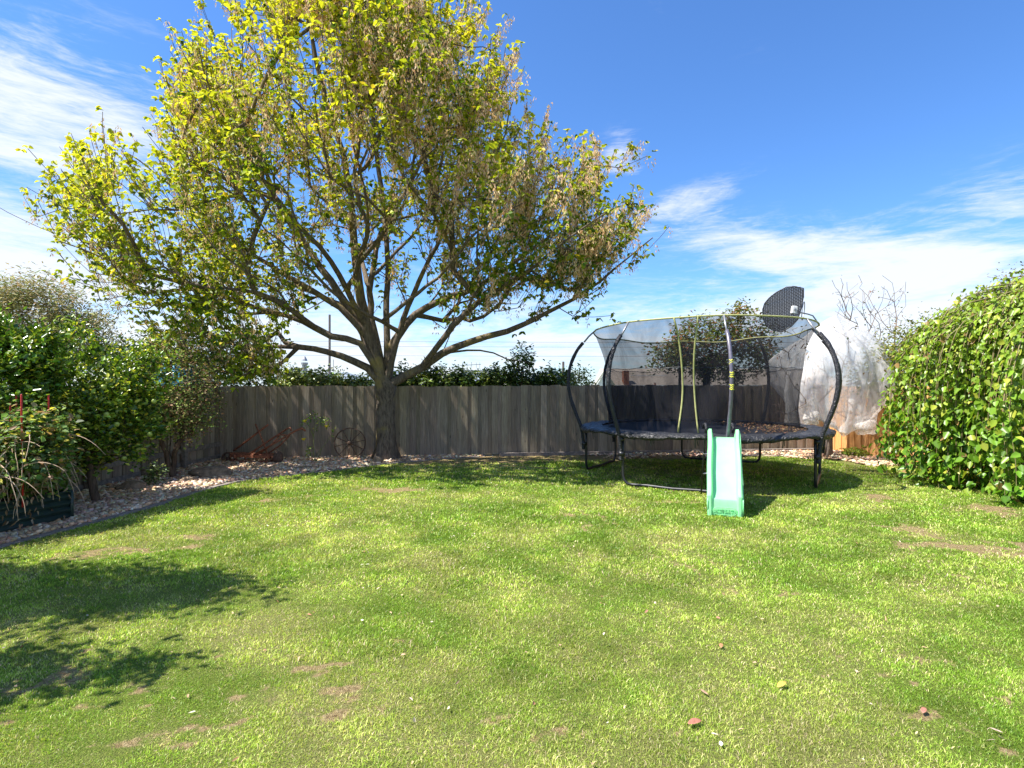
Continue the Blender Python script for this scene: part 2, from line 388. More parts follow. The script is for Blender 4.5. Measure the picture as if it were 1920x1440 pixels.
def bare(x, y):
    X0, Y0_ = x, y
    x = X0 + .55 * (fnoise(X0 * 2.6, Y0_ * 2.6, 91, 4) - .5) + .25 * (fnoise(X0 * 9, Y0_ * 9, 92, 3) - .5); y = Y0_ + .75 * (fnoise(X0 * 2.6, Y0_ * 2.6, 93, 4) - .5) + .3 * (fnoise(X0 * 9, Y0_ * 9, 94, 3) - .5)
    n = fnoise(x * 2.2, y * 2.2, 3); n2 = fnoise(x * 7, y * 7, 9)
    b = 1.25 * ell(x, y, -3.75, 5.62, .62, .12, .25) + 1.1 * ell(x, y, -3.35, 6.1, .25, .12, .3) + 1.3 * ell(x, y, 4.75, 5.75, .75, .26, -.1) + 1.0 * ell(x, y, 4.55, 6.45, .3, .12)
    b = b + .95 * ell(x, y, -1.67, 8.95, 1.1, .18, .05) + .9 * ell(x, y, -3.2, 8.3, .7, .14, .6) + .85 * ell(x, y, -1.05, 2.85, .25, .08, .2) + .35 * ell(x, y, -1.2, 3.4, .5, .16, .2)
    b = b + 1.1 * ell(x, y, 2.03, 2.78, .15, .055, -.5) + .3 * ell(x, y, 1.55, 3.2, .35, .1, 0) + .4 * ell(x, y, 2.2, 3.5, .5, .12) + .8 * ell(x, y, -1.7, 2.75, .35, .09, .2)
    b = b + .85 * ell(x, y, 2.3, 8.0, .5, .12) + .7 * ell(x, y, 5.4, 8.3, .7, .2) + .8 * ell(x, y, 6.6, 7.4, .9, .3) + .5 * ell(x, y, 3.0, 4.6, .9, .2) + .65 * ell(x, y, -2.6, 3.15, .5, .15)
    b = b + .62 * seg(x, y, (.55, 7.6), (1.75, 4.4), .045) + .5 * seg(x, y, (.85, 7.6), (2.15, 4.4), .05)
    sp_ = np.clip(fnoise(X0 * 9 + 2, Y0_ * 13, 97, 4) - .60, 0, 1) * 5.5
    b = b + sp_ * (.9 * ell(x, y, -1.35, 3.15, 1.0, .5) + .8 * ell(x, y, 2.4, 3.2, 1.1, .45) + .8 * ell(x, y, -2.4, 2.9, .7, .35) + .7 * ell(x, y, .6, 11.4, 2.8, 1.2) + .6 * ell(x, y, .3, 2.7, 1.4, .4) + .5 * ell(x, y, 3.2, 5.2, 1.2, .5))
    fd = fdist(x, y)
    b = b + 1.6 * np.clip(1.35 - fd / 1.0, 0, 1) * (x > -3.2) + .75 * np.clip(1.5 - fd / 1.9, 0, 1) * ell(x, y, -.9, 11.5, 3.0, 3) + .35 * ell(x, y, 3.6, 10.9, 1.8, 1.6)
    n3 = fnoise(x * 3.6 + 3, y * 6.5, 15, 4)
    b = b * (.05 + 1.75 * n3) * (.55 + .9 * n) + .42 * (n2 - .5) * np.clip(b * 3, 0, 1) + 1.6 * np.clip(n3 - .60, 0, 1)
    return np.clip((b - .24) / .62, 0, 1)
def lush(x, y):   # 0 lush green .. 1 yellowed
    n = fnoise(x * 1.3 + 5, y * 1.3, 21, 5); m = fnoise(x * 5, y * 5, 33, 3)
    return np.clip((n * .7 + m * .3 - .34) / .36, 0, 1)

def ground_mats():
    m, N, p, out = mat_new('soil_and_thatch'); co = objco(N)
    ab = N.new('ShaderNodeAttribute', attribute_name='bare').outputs['Fac']; al = N.new('ShaderNodeAttribute', attribute_name='dry').outputs['Fac']
    f = N.noise(co, 38, 6, .7); g = N.noise(co, 5, 5, .6); h = N.noise(co, 150, 3, .6)
    soil = N.ramp(f, [(.3, (.19, .125, .06)), (.5, (.42, .31, .15)), (.75, (.68, .56, .31))])
    green = N.ramp(h, [(.3, (.09, .14, .02)), (.7, (.26, .34, .05))])
    yel = N.ramp(h, [(.3, (.2, .19, .06)), (.7, (.46, .41, .18))])
    gr = N.mix(N.math('MULTIPLY', al, .7), green, yel)
    g2 = N.noise(co, 13, 5, .7)
    ed = N.smooth(N.math('ADD', N.math('ADD', ab, N.math('MULTIPLY', N.math('SUBTRACT', f, .5), 1.1)), N.math('MULTIPLY', N.math('SUBTRACT', g2, .5), 1.3)), .25, .75)
    N.link(N.mix(ed, gr, soil), p.inputs['Base Color']); p.inputs['Roughness'].default_value = .95; p.inputs['Specular IOR Level'].default_value = .1
    bump(N, p, N.math('ADD', f, h), 1.0, .04)
    m2, N, p, out = mat_new('far_ground'); co = objco(N)
    N.link(N.ramp(N.noise(co, .3, 6, .6), [(.35, (.06, .09, .02)), (.65, (.16, .16, .06))]), p.inputs['Base Color']); p.inputs['Roughness'].default_value = .95
    m3, N, p, out = mat_new('bed_soil'); co = objco(N)
    vo = N.new('ShaderNodeTexVoronoi'); N.link(co, vo.inputs['Vector']); vo.inputs['Scale'].default_value = 38
    c = N.ramp(vo.outputs['Color'], [(.1, (.20, .13, .08)), (.5, (.42, .31, .22)), (.9, (.6, .5, .4))])
    N.link(c, p.inputs['Base Color']); p.inputs['Roughness'].default_value = .9
    bump(N, p, vo.outputs['Distance'], 1.0, .02)
    return m, m2, m3
M_lawn, M_far, M_bed = ground_mats()

def build_ground():
    # far sheet to the horizon, dropping a little beyond the fences
    g = np.concatenate([-np.geomspace(1500, 12, 22), np.linspace(-11, 11, 12), np.geomspace(12, 1500, 22)])
    X, Y = np.meshgrid(g, g + 8); d = np.maximum(np.maximum(np.abs(X) - 8.5, Y - 15.2), 0)
    Z = -.05 - 1.1 * np.clip(d / 8, 0, 1)
    n = len(g); V = np.stack([X.ravel(), Y.ravel(), Z.ravel()], 1)
    i = np.arange(n * n).reshape(n, n); Fq = np.stack([i[:-1, :-1].ravel(), i[:-1, 1:].ravel(), i[1:, 1:].ravel(), i[1:, :-1].ravel()], 1)
    o = np_mesh('ground', V, Fq, M_far, smooth=True); tag(o, 'ground running out to the horizon beyond the fences', None, kind='structure')
    # lawn sheet
    xs = np.arange(-6.6, 9.2, .045); ys = np.arange(-1.0, 14.6, .045); X, Y = np.meshgrid(xs, ys)
    Z = .012 * (fnoise(X * 1.1, Y * 1.1, 5) - .5) + .008 * (fnoise(X * 6, Y * 6, 6) - .5)
    V = np.stack([X.ravel(), Y.ravel(), Z.ravel()], 1); n1, n2 = X.shape
    i = np.arange(n1 * n2).reshape(n1, n2); Fq = np.stack([i[:-1, :-1].ravel(), i[:-1, 1:].ravel(), i[1:, 1:].ravel(), i[1:, :-1].ravel()], 1)
    cx = V[Fq].mean(1); keep = ~(cx[:, 0] < edge_x(cx[:, 1]) - .05) & (fdist(cx[:, 0], cx[:, 1]) > -.3); Fq = Fq[keep]
    used = np.unique(Fq); mp = -np.ones(len(V), int); mp[used] = np.arange(len(used)); V = V[used]; Fq = mp[Fq]
    o = np_mesh('lawn', V, Fq, M_lawn, attrs={'bare': bare(V[:, 0], V[:, 1]), 'dry': lush(V[:, 0], V[:, 1])}, smooth=True)
    tag(o, 'sunlit back lawn with worn earth patches', None, kind='structure')
    # bed
    ys = np.linspace(-1, 13.3, 60); rows = []
    mb = MB(); vs = []
    for y in ys: vs += [(-8.2, y, .008), (float(edge_x(y)) - .03, y, .008)]
    mb.add(vs, [(2 * k, 2 * k + 1, 2 * k + 3, 2 * k + 2) for k in range(len(ys) - 1)])
    o = mb.build('garden_bed', M_bed); tag(o, 'pebbled garden bed along the left and back fence', None, kind='structure')
    # strip of pebbles at the right of the back fence
    mb = MB(); pts = [(1.6, 12.95 + .35), (4.5, 13.2), (6.3, 13.05), (7.6, 12.3), (8.2, 11.6), (9.2, 11.6), (9.2, 14.8), (1.6, 13.7)]
    mb.add([(x, y, .016) for x, y in pts], [tuple(range(8))]); o = mb.build('pebble_bed', M_bed); tag(o, 'pebble strip along the back fence at the right', None, kind='structure')
    # concrete garden edging
    mb = MB(); P = EDGE; pr = []
    for k in range(len(P) - 1):
        for t in np.linspace(0, 1, 6)[:-1]: pr.append(Vector((P[k][0] * (1 - t) + P[k + 1][0] * t, P[k][1] * (1 - t) + P[k + 1][1] * t, 0)))
    for _ in range(4): pr = [pr[0]] + [(pr[i - 1] + pr[i] * 2 + pr[i + 1]) / 4 for i in range(1, len(pr) - 1)] + [pr[-1]]
    vs = []
    for i, q in enumerate(pr):
        t = (pr[min(i + 1, len(pr) - 1)] - pr[max(i - 1, 0)]).normalized(); nn = Vector((t.y, -t.x, 0)); h = .020 + random.uniform(-.006, .006)
        for s_, z in ((-.05, -.02), (-.045, h), (.045, h), (.055, -.02)): vs.append(q + nn * s_ + Vector((0, 0, z)))
    fs = []
    for i in range(len(pr) - 1):
        for k in range(3): a = i * 4 + k; fs.append((a, a + 1, a + 5, a + 4))
    mb.add(vs, fs); o = mb.build('concrete_edging', M_conc); tag(o, 'low concrete edging between lawn and pebble bed', None, kind='structure')
    mb = MB(); a = FA + FD * 6.2 + FN * .12; b = FB + FN * .12
    mb.bar((a[0], a[1], .03), (b[0], b[1], .03), .12, .08); o = mb.build('footing', M_conc); tag(o, 'concrete footing strip at the foot of the back fence', None, kind='structure')
build_ground()

def build_grass():
    parts = []
    def zone(y0, y1, dens, w, h):
        n = int(dens * 2 * .97 * (y1 ** 2 - y0 ** 2) / 2); u = RNG.random(n); y = np.sqrt(y0 ** 2 + u * (y1 ** 2 - y0 ** 2)); x = (RNG.random(n) * 2 - 1) * .97 * y
        parts.append((x, y, np.full(n, w), np.full(n, h)))
    zone(2.1, 3.3, 19000, .0028, .018); zone(3.3, 4.6, 11500, .0036, .020); zone(4.6, 6.6, 5200, .0060, .026); zone(6.6, 9.2, 2700, .0090, .029); zone(9.2, 13.6, 1200, .014, .036)
    x, y, w, h = [np.concatenate([p[k] for p in parts]) for k in range(4)]
    b = bare(x, y); keep = (RNG.random(len(x)) > b * (.35 + 1.0 * fnoise(x * 14, y * 14, 71, 3))) & (x > edge_x(y) + .05) & (x < 9) & (fdist(x, y) > .25)
    keep &= ~((fdist(x, y) < 1.0) & (x > 1.6)) & ~((x > 6.9) & (y > 11.6))
    x, y, w, h, b = x[keep], y[keep], w[keep], h[keep], b[keep]; n = len(x)
    tuft = fnoise(x * 9, y * 9, 44, 3) + .9 * np.clip(fnoise(x * 5, y * 5, 45, 2) - .66, 0, 1) * 3; d = lush(x, y)
    h = h * (.55 + .9 * tuft) * RNG.uniform(.6, 1.25, n) * (1 - .4 * b); w = w * RNG.uniform(.7, 1.3, n)
    th = RNG.uniform(0, 2 * math.pi, n); lean = RNG.uniform(.25, 1.25, n); la = RNG.uniform(0, 2 * math.pi, n)
    s = np.stack([np.cos(th), np.sin(th), np.zeros(n)], 1) * (w / 2)[:, None]
    ld = np.stack([np.cos(la), np.sin(la), np.zeros(n)], 1)
    B = np.stack([x, y, np.full(n, -.004)], 1)
    mid = B + ld * (h * lean * .35)[:, None] + np.array([0, 0, 1]) * (h * .62)[:, None]
    tip = B + ld * (h * lean * 1.05)[:, None] + np.array([0, 0, 1]) * (h * (1.0 - .22 * lean))[:, None]
    V = np.stack([B - s, B + s, mid + s * .8, mid - s * .8, tip + s * .12, tip - s * .12], 1).reshape(-1, 3)
    base = (np.arange(n) * 6)[:, None]
    Fq = np.concatenate([base + np.array([[0, 1, 2, 3]]), base + np.array([[3, 2, 4, 5]])], 0)
    g1 = np.array([.225, .385, .035]); g2 = np.array([.46, .58, .08]); ye = np.array([.70, .68, .24]); st = np.array([.74, .58, .38])
    mixd = np.clip(d + RNG.normal(0, .18, n), 0, 1)[:, None]; c = g1 * (1 - mixd) + g2 * mixd
    py = RNG.random(n); pd = .09 + .32 * d ** 1.5 + .4 * b
    c = np.where((py < pd)[:, None], ye, c); c = np.where((py < pd * .3)[:, None], st, c)
    c *= RNG.uniform(.7, 1.25, n)[:, None]
    mo = fnoise(x * 3.1 + 7, y * 3.1, 61, 4); c *= (1 + 1.1 * (mo - .5))[:, None]; sp_ = np.clip(fnoise(x * 16, y * 16, 66, 2) - .68, 0, 1)[:, None] * 3; c = c * (1 - sp_) + np.array([.10, .24, .02]) * sp_
    o = np_mesh('grass', V, Fq, M_grass, col=np.repeat(c, 6, 0)); tag(o, 'short mown green grass covering the lawn', 'grass', kind='stuff')
build_grass()

def stones(name, label, X, Y, zb, rmin, rmax, mat):
    n = len(X); t = (1 + 5 ** .5) / 2
    ico = nrm(np.array([(-1, t, 0), (1, t, 0), (-1, -t, 0), (1, -t, 0), (0, -1, t), (0, 1, t), (0, -1, -t), (0, 1, -t), (t, 0, -1), (t, 0, 1), (-t, 0, -1), (-t, 0, 1)], float))
    fi = np.array([(0, 11, 5), (0, 5, 1), (0, 1, 7), (0, 7, 10), (0, 10, 11), (1, 5, 9), (5, 11, 4), (11, 10, 2), (10, 7, 6), (7, 1, 8), (3, 9, 4), (3, 4, 2), (3, 2, 6), (3, 6, 8), (3, 8, 9), (4, 9, 5), (2, 4, 11), (6, 2, 10), (8, 6, 7), (9, 8, 1)])
    r = RNG.uniform(rmin, rmax, n) ; sc = np.stack([r * RNG.uniform(.8, 1.5, n), r * RNG.uniform(.7, 1.1, n), r * RNG.uniform(.4, .75, n)], 1)
    a = RNG.uniform(0, 6.28, n); V = ico[None] * sc[:, None] * RNG.uniform(.82, 1.15, (n, 12, 1))
    ca, sa = np.cos(a)[:, None], np.sin(a)[:, None]; tl = RNG.normal(0, .3, n)[:, None]
    x = V[..., 0] * ca - V[..., 1] * sa; y = V[..., 0] * sa + V[..., 1] * ca; z = V[..., 2] + x * tl
    V = np.stack([x + X[:, None], y + Y[:, None], z + zb + (r * RNG.uniform(.1, .8, n))[:, None]], -1).reshape(-1, 3)
    Fq = (fi[None] + (np.arange(n) * 12)[:, None, None]).reshape(-1, 3)
    c = pick([(.66, .48, .31), (.78, .66, .50), (.48, .32, .20), (.32, .21, .14), (.58, .34, .20)], [3, 2.2, 2.2, 1.4, 1.4], n, .15)
    o = np_mesh(name, V, Fq, mat, col=np.repeat(c, 12, 0), smooth=False); tag(o, label, 'pebbles', kind='stuff'); return o
def pebmat():
    m, N, p, out = mat_new('pebble'); a = N.new('ShaderNodeAttribute', attribute_name='Col'); co = objco(N)
    N.link(N.mix(.5, a.outputs['Color'], N.ramp(N.noise(co, 60, 4, .6), [(.3, (.6, .6, .6)), (.7, (1, 1, 1))]), 'MULTIPLY'), p.inputs['Base Color']); p.inputs['Roughness'].default_value = .85
    return m
M_peb = pebmat()
def build_pebbles():
    n = 60000; x = RNG.uniform(-7.0, -.6, n); y = RNG.uniform(4.8, 13.2, n)
    fx = -6.62 - .0 * y
    k = (x < edge_x(y) - .07) & (x > -6.75) & (fdist(x, y) > .03); x, y = x[k], y[k]
    far = y > 9; kk = ~far | (RNG.random(len(x)) < .8); x, y = x[kk], y[kk]
    stones('pebbles', 'tan and white pebbles covering the garden bed', x[:19000], y[:19000], .01, .018, .042, M_peb)
    n = 6500; x = RNG.uniform(1.8, 8.6, n); y = RNG.uniform(11.4, 14.4, n)
    k = (fdist(x, y) > .2) & (fdist(x, y) < .95 + .5 * (x > 6.2) + 1.6 * (x > 7.2) + .25 * np.sin(x * 3)); k &= (RNG.random(n) < np.clip((x - 1.8) / 2.4, .1, 1))
    stones('pebbles', 'pale pebbles scattered along the back fence behind the trampoline', x[k], y[k], .01, .02, .045, M_peb)
build_pebbles()

# ------------------------------------------------------------------ fences
def fence(name, label, A, B, H, mat, pal=.15, lap=.118, rails_front=False, plinth=True, var=.30, h0=.04, back_off=.02, post_top=False, hslope=0.0):
    A = np.array(A, float); B = np.array(B, float); L = np.linalg.norm(B - A); d = (B - A) / L; nn = np.array([d[1], -d[0]])  # nn = camera side
    root = thing(name, label, 'fence', (A[0], A[1], 0), math.atan2(d[1], d[0]))      # local x along the fence, local -y = camera side
    mb = MB(); k = 0; x = pal / 2
    while x < L - .03:
        w = pal + random.uniform(-.006, .006); h = H + hslope * x / L + random.uniform(-.016, .016) + .008 * math.sin(x * .9); t = .016
        yo = -.019 if k % 2 else 0.0; rot = Matrix.Rotation(random.uniform(-.006, .006), 3, 'Y') @ Matrix.Rotation(random.uniform(-.02, .02), 3, 'Z')
        s_ = 1 + random.uniform(-var, var); cc = (s_, s_ * random.uniform(.95, 1.02), s_ * random.uniform(.88, 1.0))
        mb.box((x, yo, h0 + (h - h0) / 2), (w, t, h - h0), rot, cc)
        x += lap + random.uniform(-.004, .004); k += 1
    mb.build('palings', mat, root, colors=True)
    ry = -.055 if rails_front else .045
    for z in (.35, 1.0, H - .26):
        r = MB(); r.box((L / 2, ry, z), (L, .045, .09)); r.build('rail', M_rail, root)
    px = .1
    while px < L:
        r = MB(); r.box((px, ry + (-.06 if rails_front else .07), H / 2 - .03), (.1, .07, H - .02)); r.build('post', M_rail, root); px += 2.4
    if plinth:
        r = MB(); r.box((L / 2, -.045, .055), (L, .025, .13)); r.build('plinth_board', M_rail, root)
    return root
fence('paling_fence', 'long weathered grey paling fence across the back of the yard', FA, FB, 1.62, M_fence, plinth=False, hslope=.03)
fence('paling_fence', 'grey paling fence with rails running down the left side behind the citrus', (-6.95, 1.5), (-6.49, 12.8), 1.62, M_fence, rails_front=True)
fence('paling_fence', 'new orange pine paling fence in the back right corner', (8.0, 14.35), (9.0, 9.0), 1.62, M_newfence, plinth=False, pal=.12, lap=.105, var=.12)

# ------------------------------------------------------------------ woody plants
class Skel:
    def __init__(s): s.P = []; s.par = []; s.D = []
    def add(s, p, par, d): s.P.append(np.array(p, float)); s.par.append(par); s.D.append(np.array(d, float)); return len(s.P) - 1
    def limb(s, pts, start=None, step=.28):
        """a polyline smoothed into nodes; joins the nearest node unless it is the first"""
        P = [np.array(p, float) for p in pts]
        if s.P:
            A = np.array(s.P); i = int(np.argmin(((A - P[0]) ** 2).sum(1))) if start is None else start; P[0] = s.P[i]; last = i
        else: last = -1
        dense = []
        n = len(P)
        for k in range(n - 1):
            p0 = P[max(k - 1, 0)]; p1 = P[k]; p2 = P[k + 1]; p3 = P[min(k + 2, n - 1)]
            m = max(1, int(np.linalg.norm(p2 - p1) / step))
            for j in range(m):
                t = j / m
                dense.append(.5 * ((2 * p1) + (-p0 + p2) * t + (2 * p0 - 5 * p1 + 4 * p2 - p3) * t * t + (-p0 + 3 * p1 - 3 * p2 + p3) * t ** 3))
        dense.append(P[-1])
        for q in dense[(1 if last >= 0 else 0):]:
            d = q - s.P[last] if last >= 0 else np.array([0, 0, 1.]); d = d / max(np.linalg.norm(d), 1e-6)
            last = s.add(q + RNG.normal(0, .012, 3), last, d)
        return last
    def grow(s, tips, step=.3, k=1.3, wob=.03, first=0):
        tips = np.array(tips); o = s.P[first]; order = np.argsort(((tips - o) ** 2).sum(1)); ends = []
        A = np.zeros((len(s.P) + len(tips) * 14 + 100, 3)); Dd = np.zeros_like(A); n = len(s.P)
        A[:n] = np.array(s.P); Dd[:n] = np.array(s.D)
        for ti in order:
            t = tips[ti]; v = t - A[first:n]; dist = np.linalg.norm(v, axis=1) + 1e-6
            cs = (v * Dd[first:n]).sum(1) / dist
            cost = dist * (1 + k * (1 - cs)); i = int(np.argmin(cost)) + first
            p = A[i].copy(); d = Dd[i]; L = np.linalg.norm(t - p)
            if L < .05: ends.append(i); continue
            m = max(1, int(L / step)); dirn = (t - p) / L; c1 = p + (d * .55 + dirn * .45) * L * .45; last = i
            for j in range(1, m + 1):
                u = j / m; q = (1 - u) ** 2 * p + 2 * u * (1 - u) * c1 + u * u * t
                if j < m: q = q + RNG.normal(0, wob, 3)
                dd = q - A[last]; dd /= max(np.linalg.norm(dd), 1e-6)
                if n >= len(A) - 1: A = np.concatenate([A, np.zeros((2000, 3))]); Dd = np.concatenate([Dd, np.zeros((2000, 3))])
                A[n] = q; Dd[n] = dd; s.par.append(last); last = n; n += 1
            ends.append(last)
        s.P = [A[i] for i in range(n)]; s.D = [Dd[i] for i in range(n)]
        return ends
    def radii(s, r0=.006, e=2.3):
        n = len(s.P); acc = np.zeros(n); nch = np.zeros(n, int)
        for i in range(n - 1, -1, -1):
            r = acc[i] ** (1 / e) if acc[i] > 0 else r0
            r = max(r, r0)
            acc[i] = r
            if s.par[i] >= 0: acc[s.par[i]] += r ** e
        return acc
    def meshes(s, rad, scale=None):
        """chains of tubes, following the thickest child"""
        n = len(s.P); kids = [[] for _ in range(n)]
        for i in range(n):
            if s.par[i] >= 0: kids[s.par[i]].append(i)
        thick, thin = MB(), MB(); roots = [i for i in range(n) if s.par[i] < 0]; stack = [(r, None) for r in roots]
        while stack:
            i, frm = stack.pop(); ch = []; rr = []
            if frm is not None: ch.append(s.P[frm]); rr.append(min(rad[frm], rad[i] * 1.25))
            while True:
                ch.append(s.P[i]); rr.append(rad[i])
                if not kids[i]: break
                ks = sorted(kids[i], key=lambda q: -rad[q])
                for q in ks[1:]: stack.append((q, i))
                i = ks[0]
            if len(ch) < 2: continue
            big = max(rr)
            if big > .022: thick.tube(ch, rr, 12 if big > .1 else 7, cap=False)
            else: thin.tube(ch, rr, 3, cap=False)
        return thick, thin

def in_poly(x, y, poly):
    r = False; n = len(poly); j = n - 1
    for i in range(n):
        xi, yi = poly[i]; xj, yj = poly[j]
        if (yi > y) != (yj > y) and x < (xj - xi) * (y - yi) / (yj - yi) + xi: r = not r
        j = i
    return r
def poly_dist(x, y, poly):
    best = 1e9
    for i in range(len(poly)):
        ax, ay = poly[i - 1]; bx, by = poly[i]; l = (bx - ax) ** 2 + (by - ay) ** 2 or 1; t = max(0, min(1, ((x - ax) * (bx - ax) + (y - ay) * (by - ay)) / l))
        best = min(best, math.hypot(x - ax - t * (bx - ax), y - ay - t * (by - ay)))
    return best

def maple():
    Y0 = 12.45; root = thing('maple_tree', 'tall spreading tree with yellow green leaves and tan seed clusters before the back fence', 'tree', (0, 0, 0))
    base = W(722, 722, Y0); bx = base.x
    S = Skel()
    last = S.limb([(bx, Y0, -.05), (bx, Y0, .25), (bx + .01, Y0, .8), (bx + .0, Y0 + .02, 1.3), (bx, Y0 + .02, 1.62)], step=.2)
    fork = last
    limbs = [  # pixel path, depth rate per metre away from the axis, base half width
        ([(722, 712), (690, 690), (640, 668), (590, 655), (530, 650), (450, 648), (400, 640), (330, 620)], -.10, .10),
        ([(716, 700), (676, 645), (620, 632), (590, 615), (540, 592), (470, 575), (380, 540), (300, 520), (200, 485), (110, 450)], -.35, .085),
        ([(715, 700), (690, 650), (668, 600), (635, 550), (600, 500), (560, 440), (520, 380), (490, 300), (450, 200), (430, 100)], .25, .12),
        ([(718, 700), (695, 640), (677, 560), (665, 480), (660, 400), (645, 300), (610, 180), (580, 50), (560, -60)], -.15, .14),
        ([(722, 700), (706, 640), (694, 570), (700, 500), (712, 440), (742, 390), (790, 300), (815, 180), (830, 80)], .2, .10),
        ([(726, 700), (725, 640), (724, 560), (727, 480), (722, 420), (708, 300), (692, 150), (680, -20), (690, -120)], .3, .085),
        ([(732, 703), (738, 645), (760, 605), (800, 575), (850, 555), (900, 535), (980, 480), (1060, 420), (1130, 340)], .3, .11),
        ([(730, 698), (742, 645), (775, 550), (820, 460), (875, 370), (935, 280), (960, 190)], -.3, .08),
        ([(738, 712), (790, 688), (830, 665), (880, 640), (950, 620), (1020, 590), (1100, 545), (1170, 490), (1225, 445)], -.12, .11),
        ([(800, 683), (850, 610), (900, 565), (1000, 500), (1090, 430), (1150, 390)], -.6, .07),
        ([(690, 640), (640, 580), (560, 530), (480, 480), (380, 400), (300, 330), (235, 285)], -.2, .08),
        ([(678, 600), (620, 490), (540, 400), (470, 300), (400, 190), (372, 90)], -.5, .07),
        ([(845, 657), (900, 657), (950, 672), (1000, 682)], .1, .02),
        ([(700, 560), (690, 420), (660, 250), (640, 120)], -.75, .045), ([(722, 520), (760, 380), (780, 250), (800, 120)], -.7, .045),
        ([(700, 620), (640, 560), (560, 480), (500, 430)], -.9, .045), ([(745, 610), (820, 520), (900, 430), (980, 380)], -.8, .045),
        ([(700, 560), (660, 430), (600, 300), (560, 160)], .8, .045), ([(725, 560), (790, 420), (860, 300), (880, 160)], .8, .045),
        ([(650, 590), (520, 520), (400, 450), (280, 400)], .7, .045)]
    minr = {}
    for path, rate, hw in limbs:
        pts = []
        for q in path:
            p = W(q[0], q[1], Y0); dist = math.hypot(p.x - bx, p.z - 1.6); Y = Y0 + rate * dist * .75
            p = W(q[0], q[1], Y); pts.append((p.x, p.y, p.z))
        n0 = len(S.P); S.limb(pts, fork if (path[0][1] >= 695) else None)
        m = len(S.P) - n0
        for k in range(m): minr[n0 + k] = hw * .84 * (1 - k / max(m, 1)) ** 1.15 + .008
    poly = [(50, 455), (62, 405), (88, 330), (140, 285), (210, 245), (245, 270), (300, 258), (298, 205), (325, 120), (345, 95), (388, 45), (440, 10), (445, -60), (560, -150), (700, -190), (800, -110), (835, 30), (890, 42), (930, 62),
            (942, 125), (975, 175), (985, 235), (1038, 232), (1035, 290), (1085, 268), (1110, 320), (1160, 292), (1180, 370), (1240, 445), (1205, 495), (1165, 520), (1120, 585), (1085, 600), (1010, 600), (960, 625), (900, 630), (880, 655), (820, 640), (790, 600), (690, 600),
            (640, 640), (550, 650), (530, 705), (430, 705), (405, 650), (300, 610), (200, 585), (140, 550), (95, 500)]
    tips = []; rnd = random.Random(5)
    sub = [(0, 0)]
    while len(tips) < 1450:
        x = rnd.uniform(40, 1250); y = rnd.uniform(-190, 715)
        if not in_poly(x, y, poly): continue
        d = poly_dist(x, y, poly)
        if d < 42 and rnd.random() < .85: continue
        if 590 < x < 800 and y > 500 and rnd.random() < .65: continue
        if 480 < x < 950 and y > 420 and rnd.random() < .15: continue
        if not (790 < x < 1020 and y > 180) and y < 480 and vn2(x / 60, y / 60) < .40 and rnd.random() < .8: continue
        if 790 < x < 1060 and y > 200 and rnd.random() < .5: continue
        if not (790 < x < 1020 and y > 180) and vn2(x / 38 + 9, y / 38) < .42 and rnd.random() < .8: continue
        h = 3.9 * math.sqrt(max(0, 1 - (1 - min(d / 270, 1)) ** 2)) * min(1, .35 + (700 - y) / 450)
        s_ = rnd.choice((-1, 1)) * rnd.random() ** .65
        if s_ < 0 and 500 < x < 820 and y > 290 and rnd.random() < .6: continue
        if x < 600 and y > 400 and rnd.random() < .3: continue
        Y = Y0 + s_ * h
        p = W(x, y, Y)
        if p.z < 1.75: continue
        tips.append((p.x, p.y, p.z))
    drop = [(290, 625), (400, 612), (470, 640), (540, 655), (532, 712), (430, 722), (395, 690), (310, 680)]; q_ = 0
    while q_ < 60:
        x = rnd.uniform(285, 545); y = rnd.uniform(608, 724)
        if in_poly(x, y, drop): p = W(x, y, Y0 + rnd.uniform(-2.2, .1)); q_ += 1; p.z = max(p.z, 1.75); tips.append((p.x, p.y, p.z))
    ends = S.grow(tips, .33, 1.4, .03, first=fork - 1)
    tipends = []
    for e in ends:
        for q in range(2 if rnd.random() < .7 else 3):
            d0 = S.D[e]; rdl = nrm(S.P[e] - np.array([bx, Y0, 2.2])); d = nrm(d0 * .45 + np.array([0, 0, .7]) + rdl * .35 + RNG.normal(0, .28, 3)); last = e; p = S.P[e]; st_ = rnd.uniform(.12, .27)
            for _ in range(4):
                d = nrm(d + np.array([0, 0, .07]) + RNG.normal(0, .06, 3)); p = p + d * st_; last = S.add(p, last, d)
            tipends.append(last)
    ends = tipends
    rad = S.radii(.0062, 2.5)
    for i, r in minr.items(): rad[i] = max(min(rad[i], r * 1.5), r)
    for i in range(fork + 1):
        z = S.P[i][2]; rad[i] = .205 + .09 * math.exp(-max(z, 0) / .18) + .05 * max(0, (z - 1.25)) / .4
    thick, thin = S.meshes(rad)
    # trunk bulges and root flare
    vs = []
    for v in thick.v:
        v = Vector(v); r = math.hypot(v.x - bx, v.y - Y0)
        if v.z < 1.7 and r < .5:
            a = math.atan2(v.y - Y0, v.x - bx); k = 1 + .10 * math.sin(3 * a + v.z * 2) + .06 * math.sin(7 * a + 4 * v.z) + .25 * math.exp(-max(v.z, 0) / .12) * max(0, math.sin(2.5 * a + .6))
            v.x = bx + (v.x - bx) * k; v.y = Y0 + (v.y - Y0) * k
        vs.append(tuple(v))
    thick.v = vs
    tr = thick.build('trunk', M_bark, root, smooth=True); thin.build('twigs', M_twig, root)
    # foliage on the twigs
    P = np.array(S.P); D = np.array(S.D); par = S.par
    spots = []; dirs = []
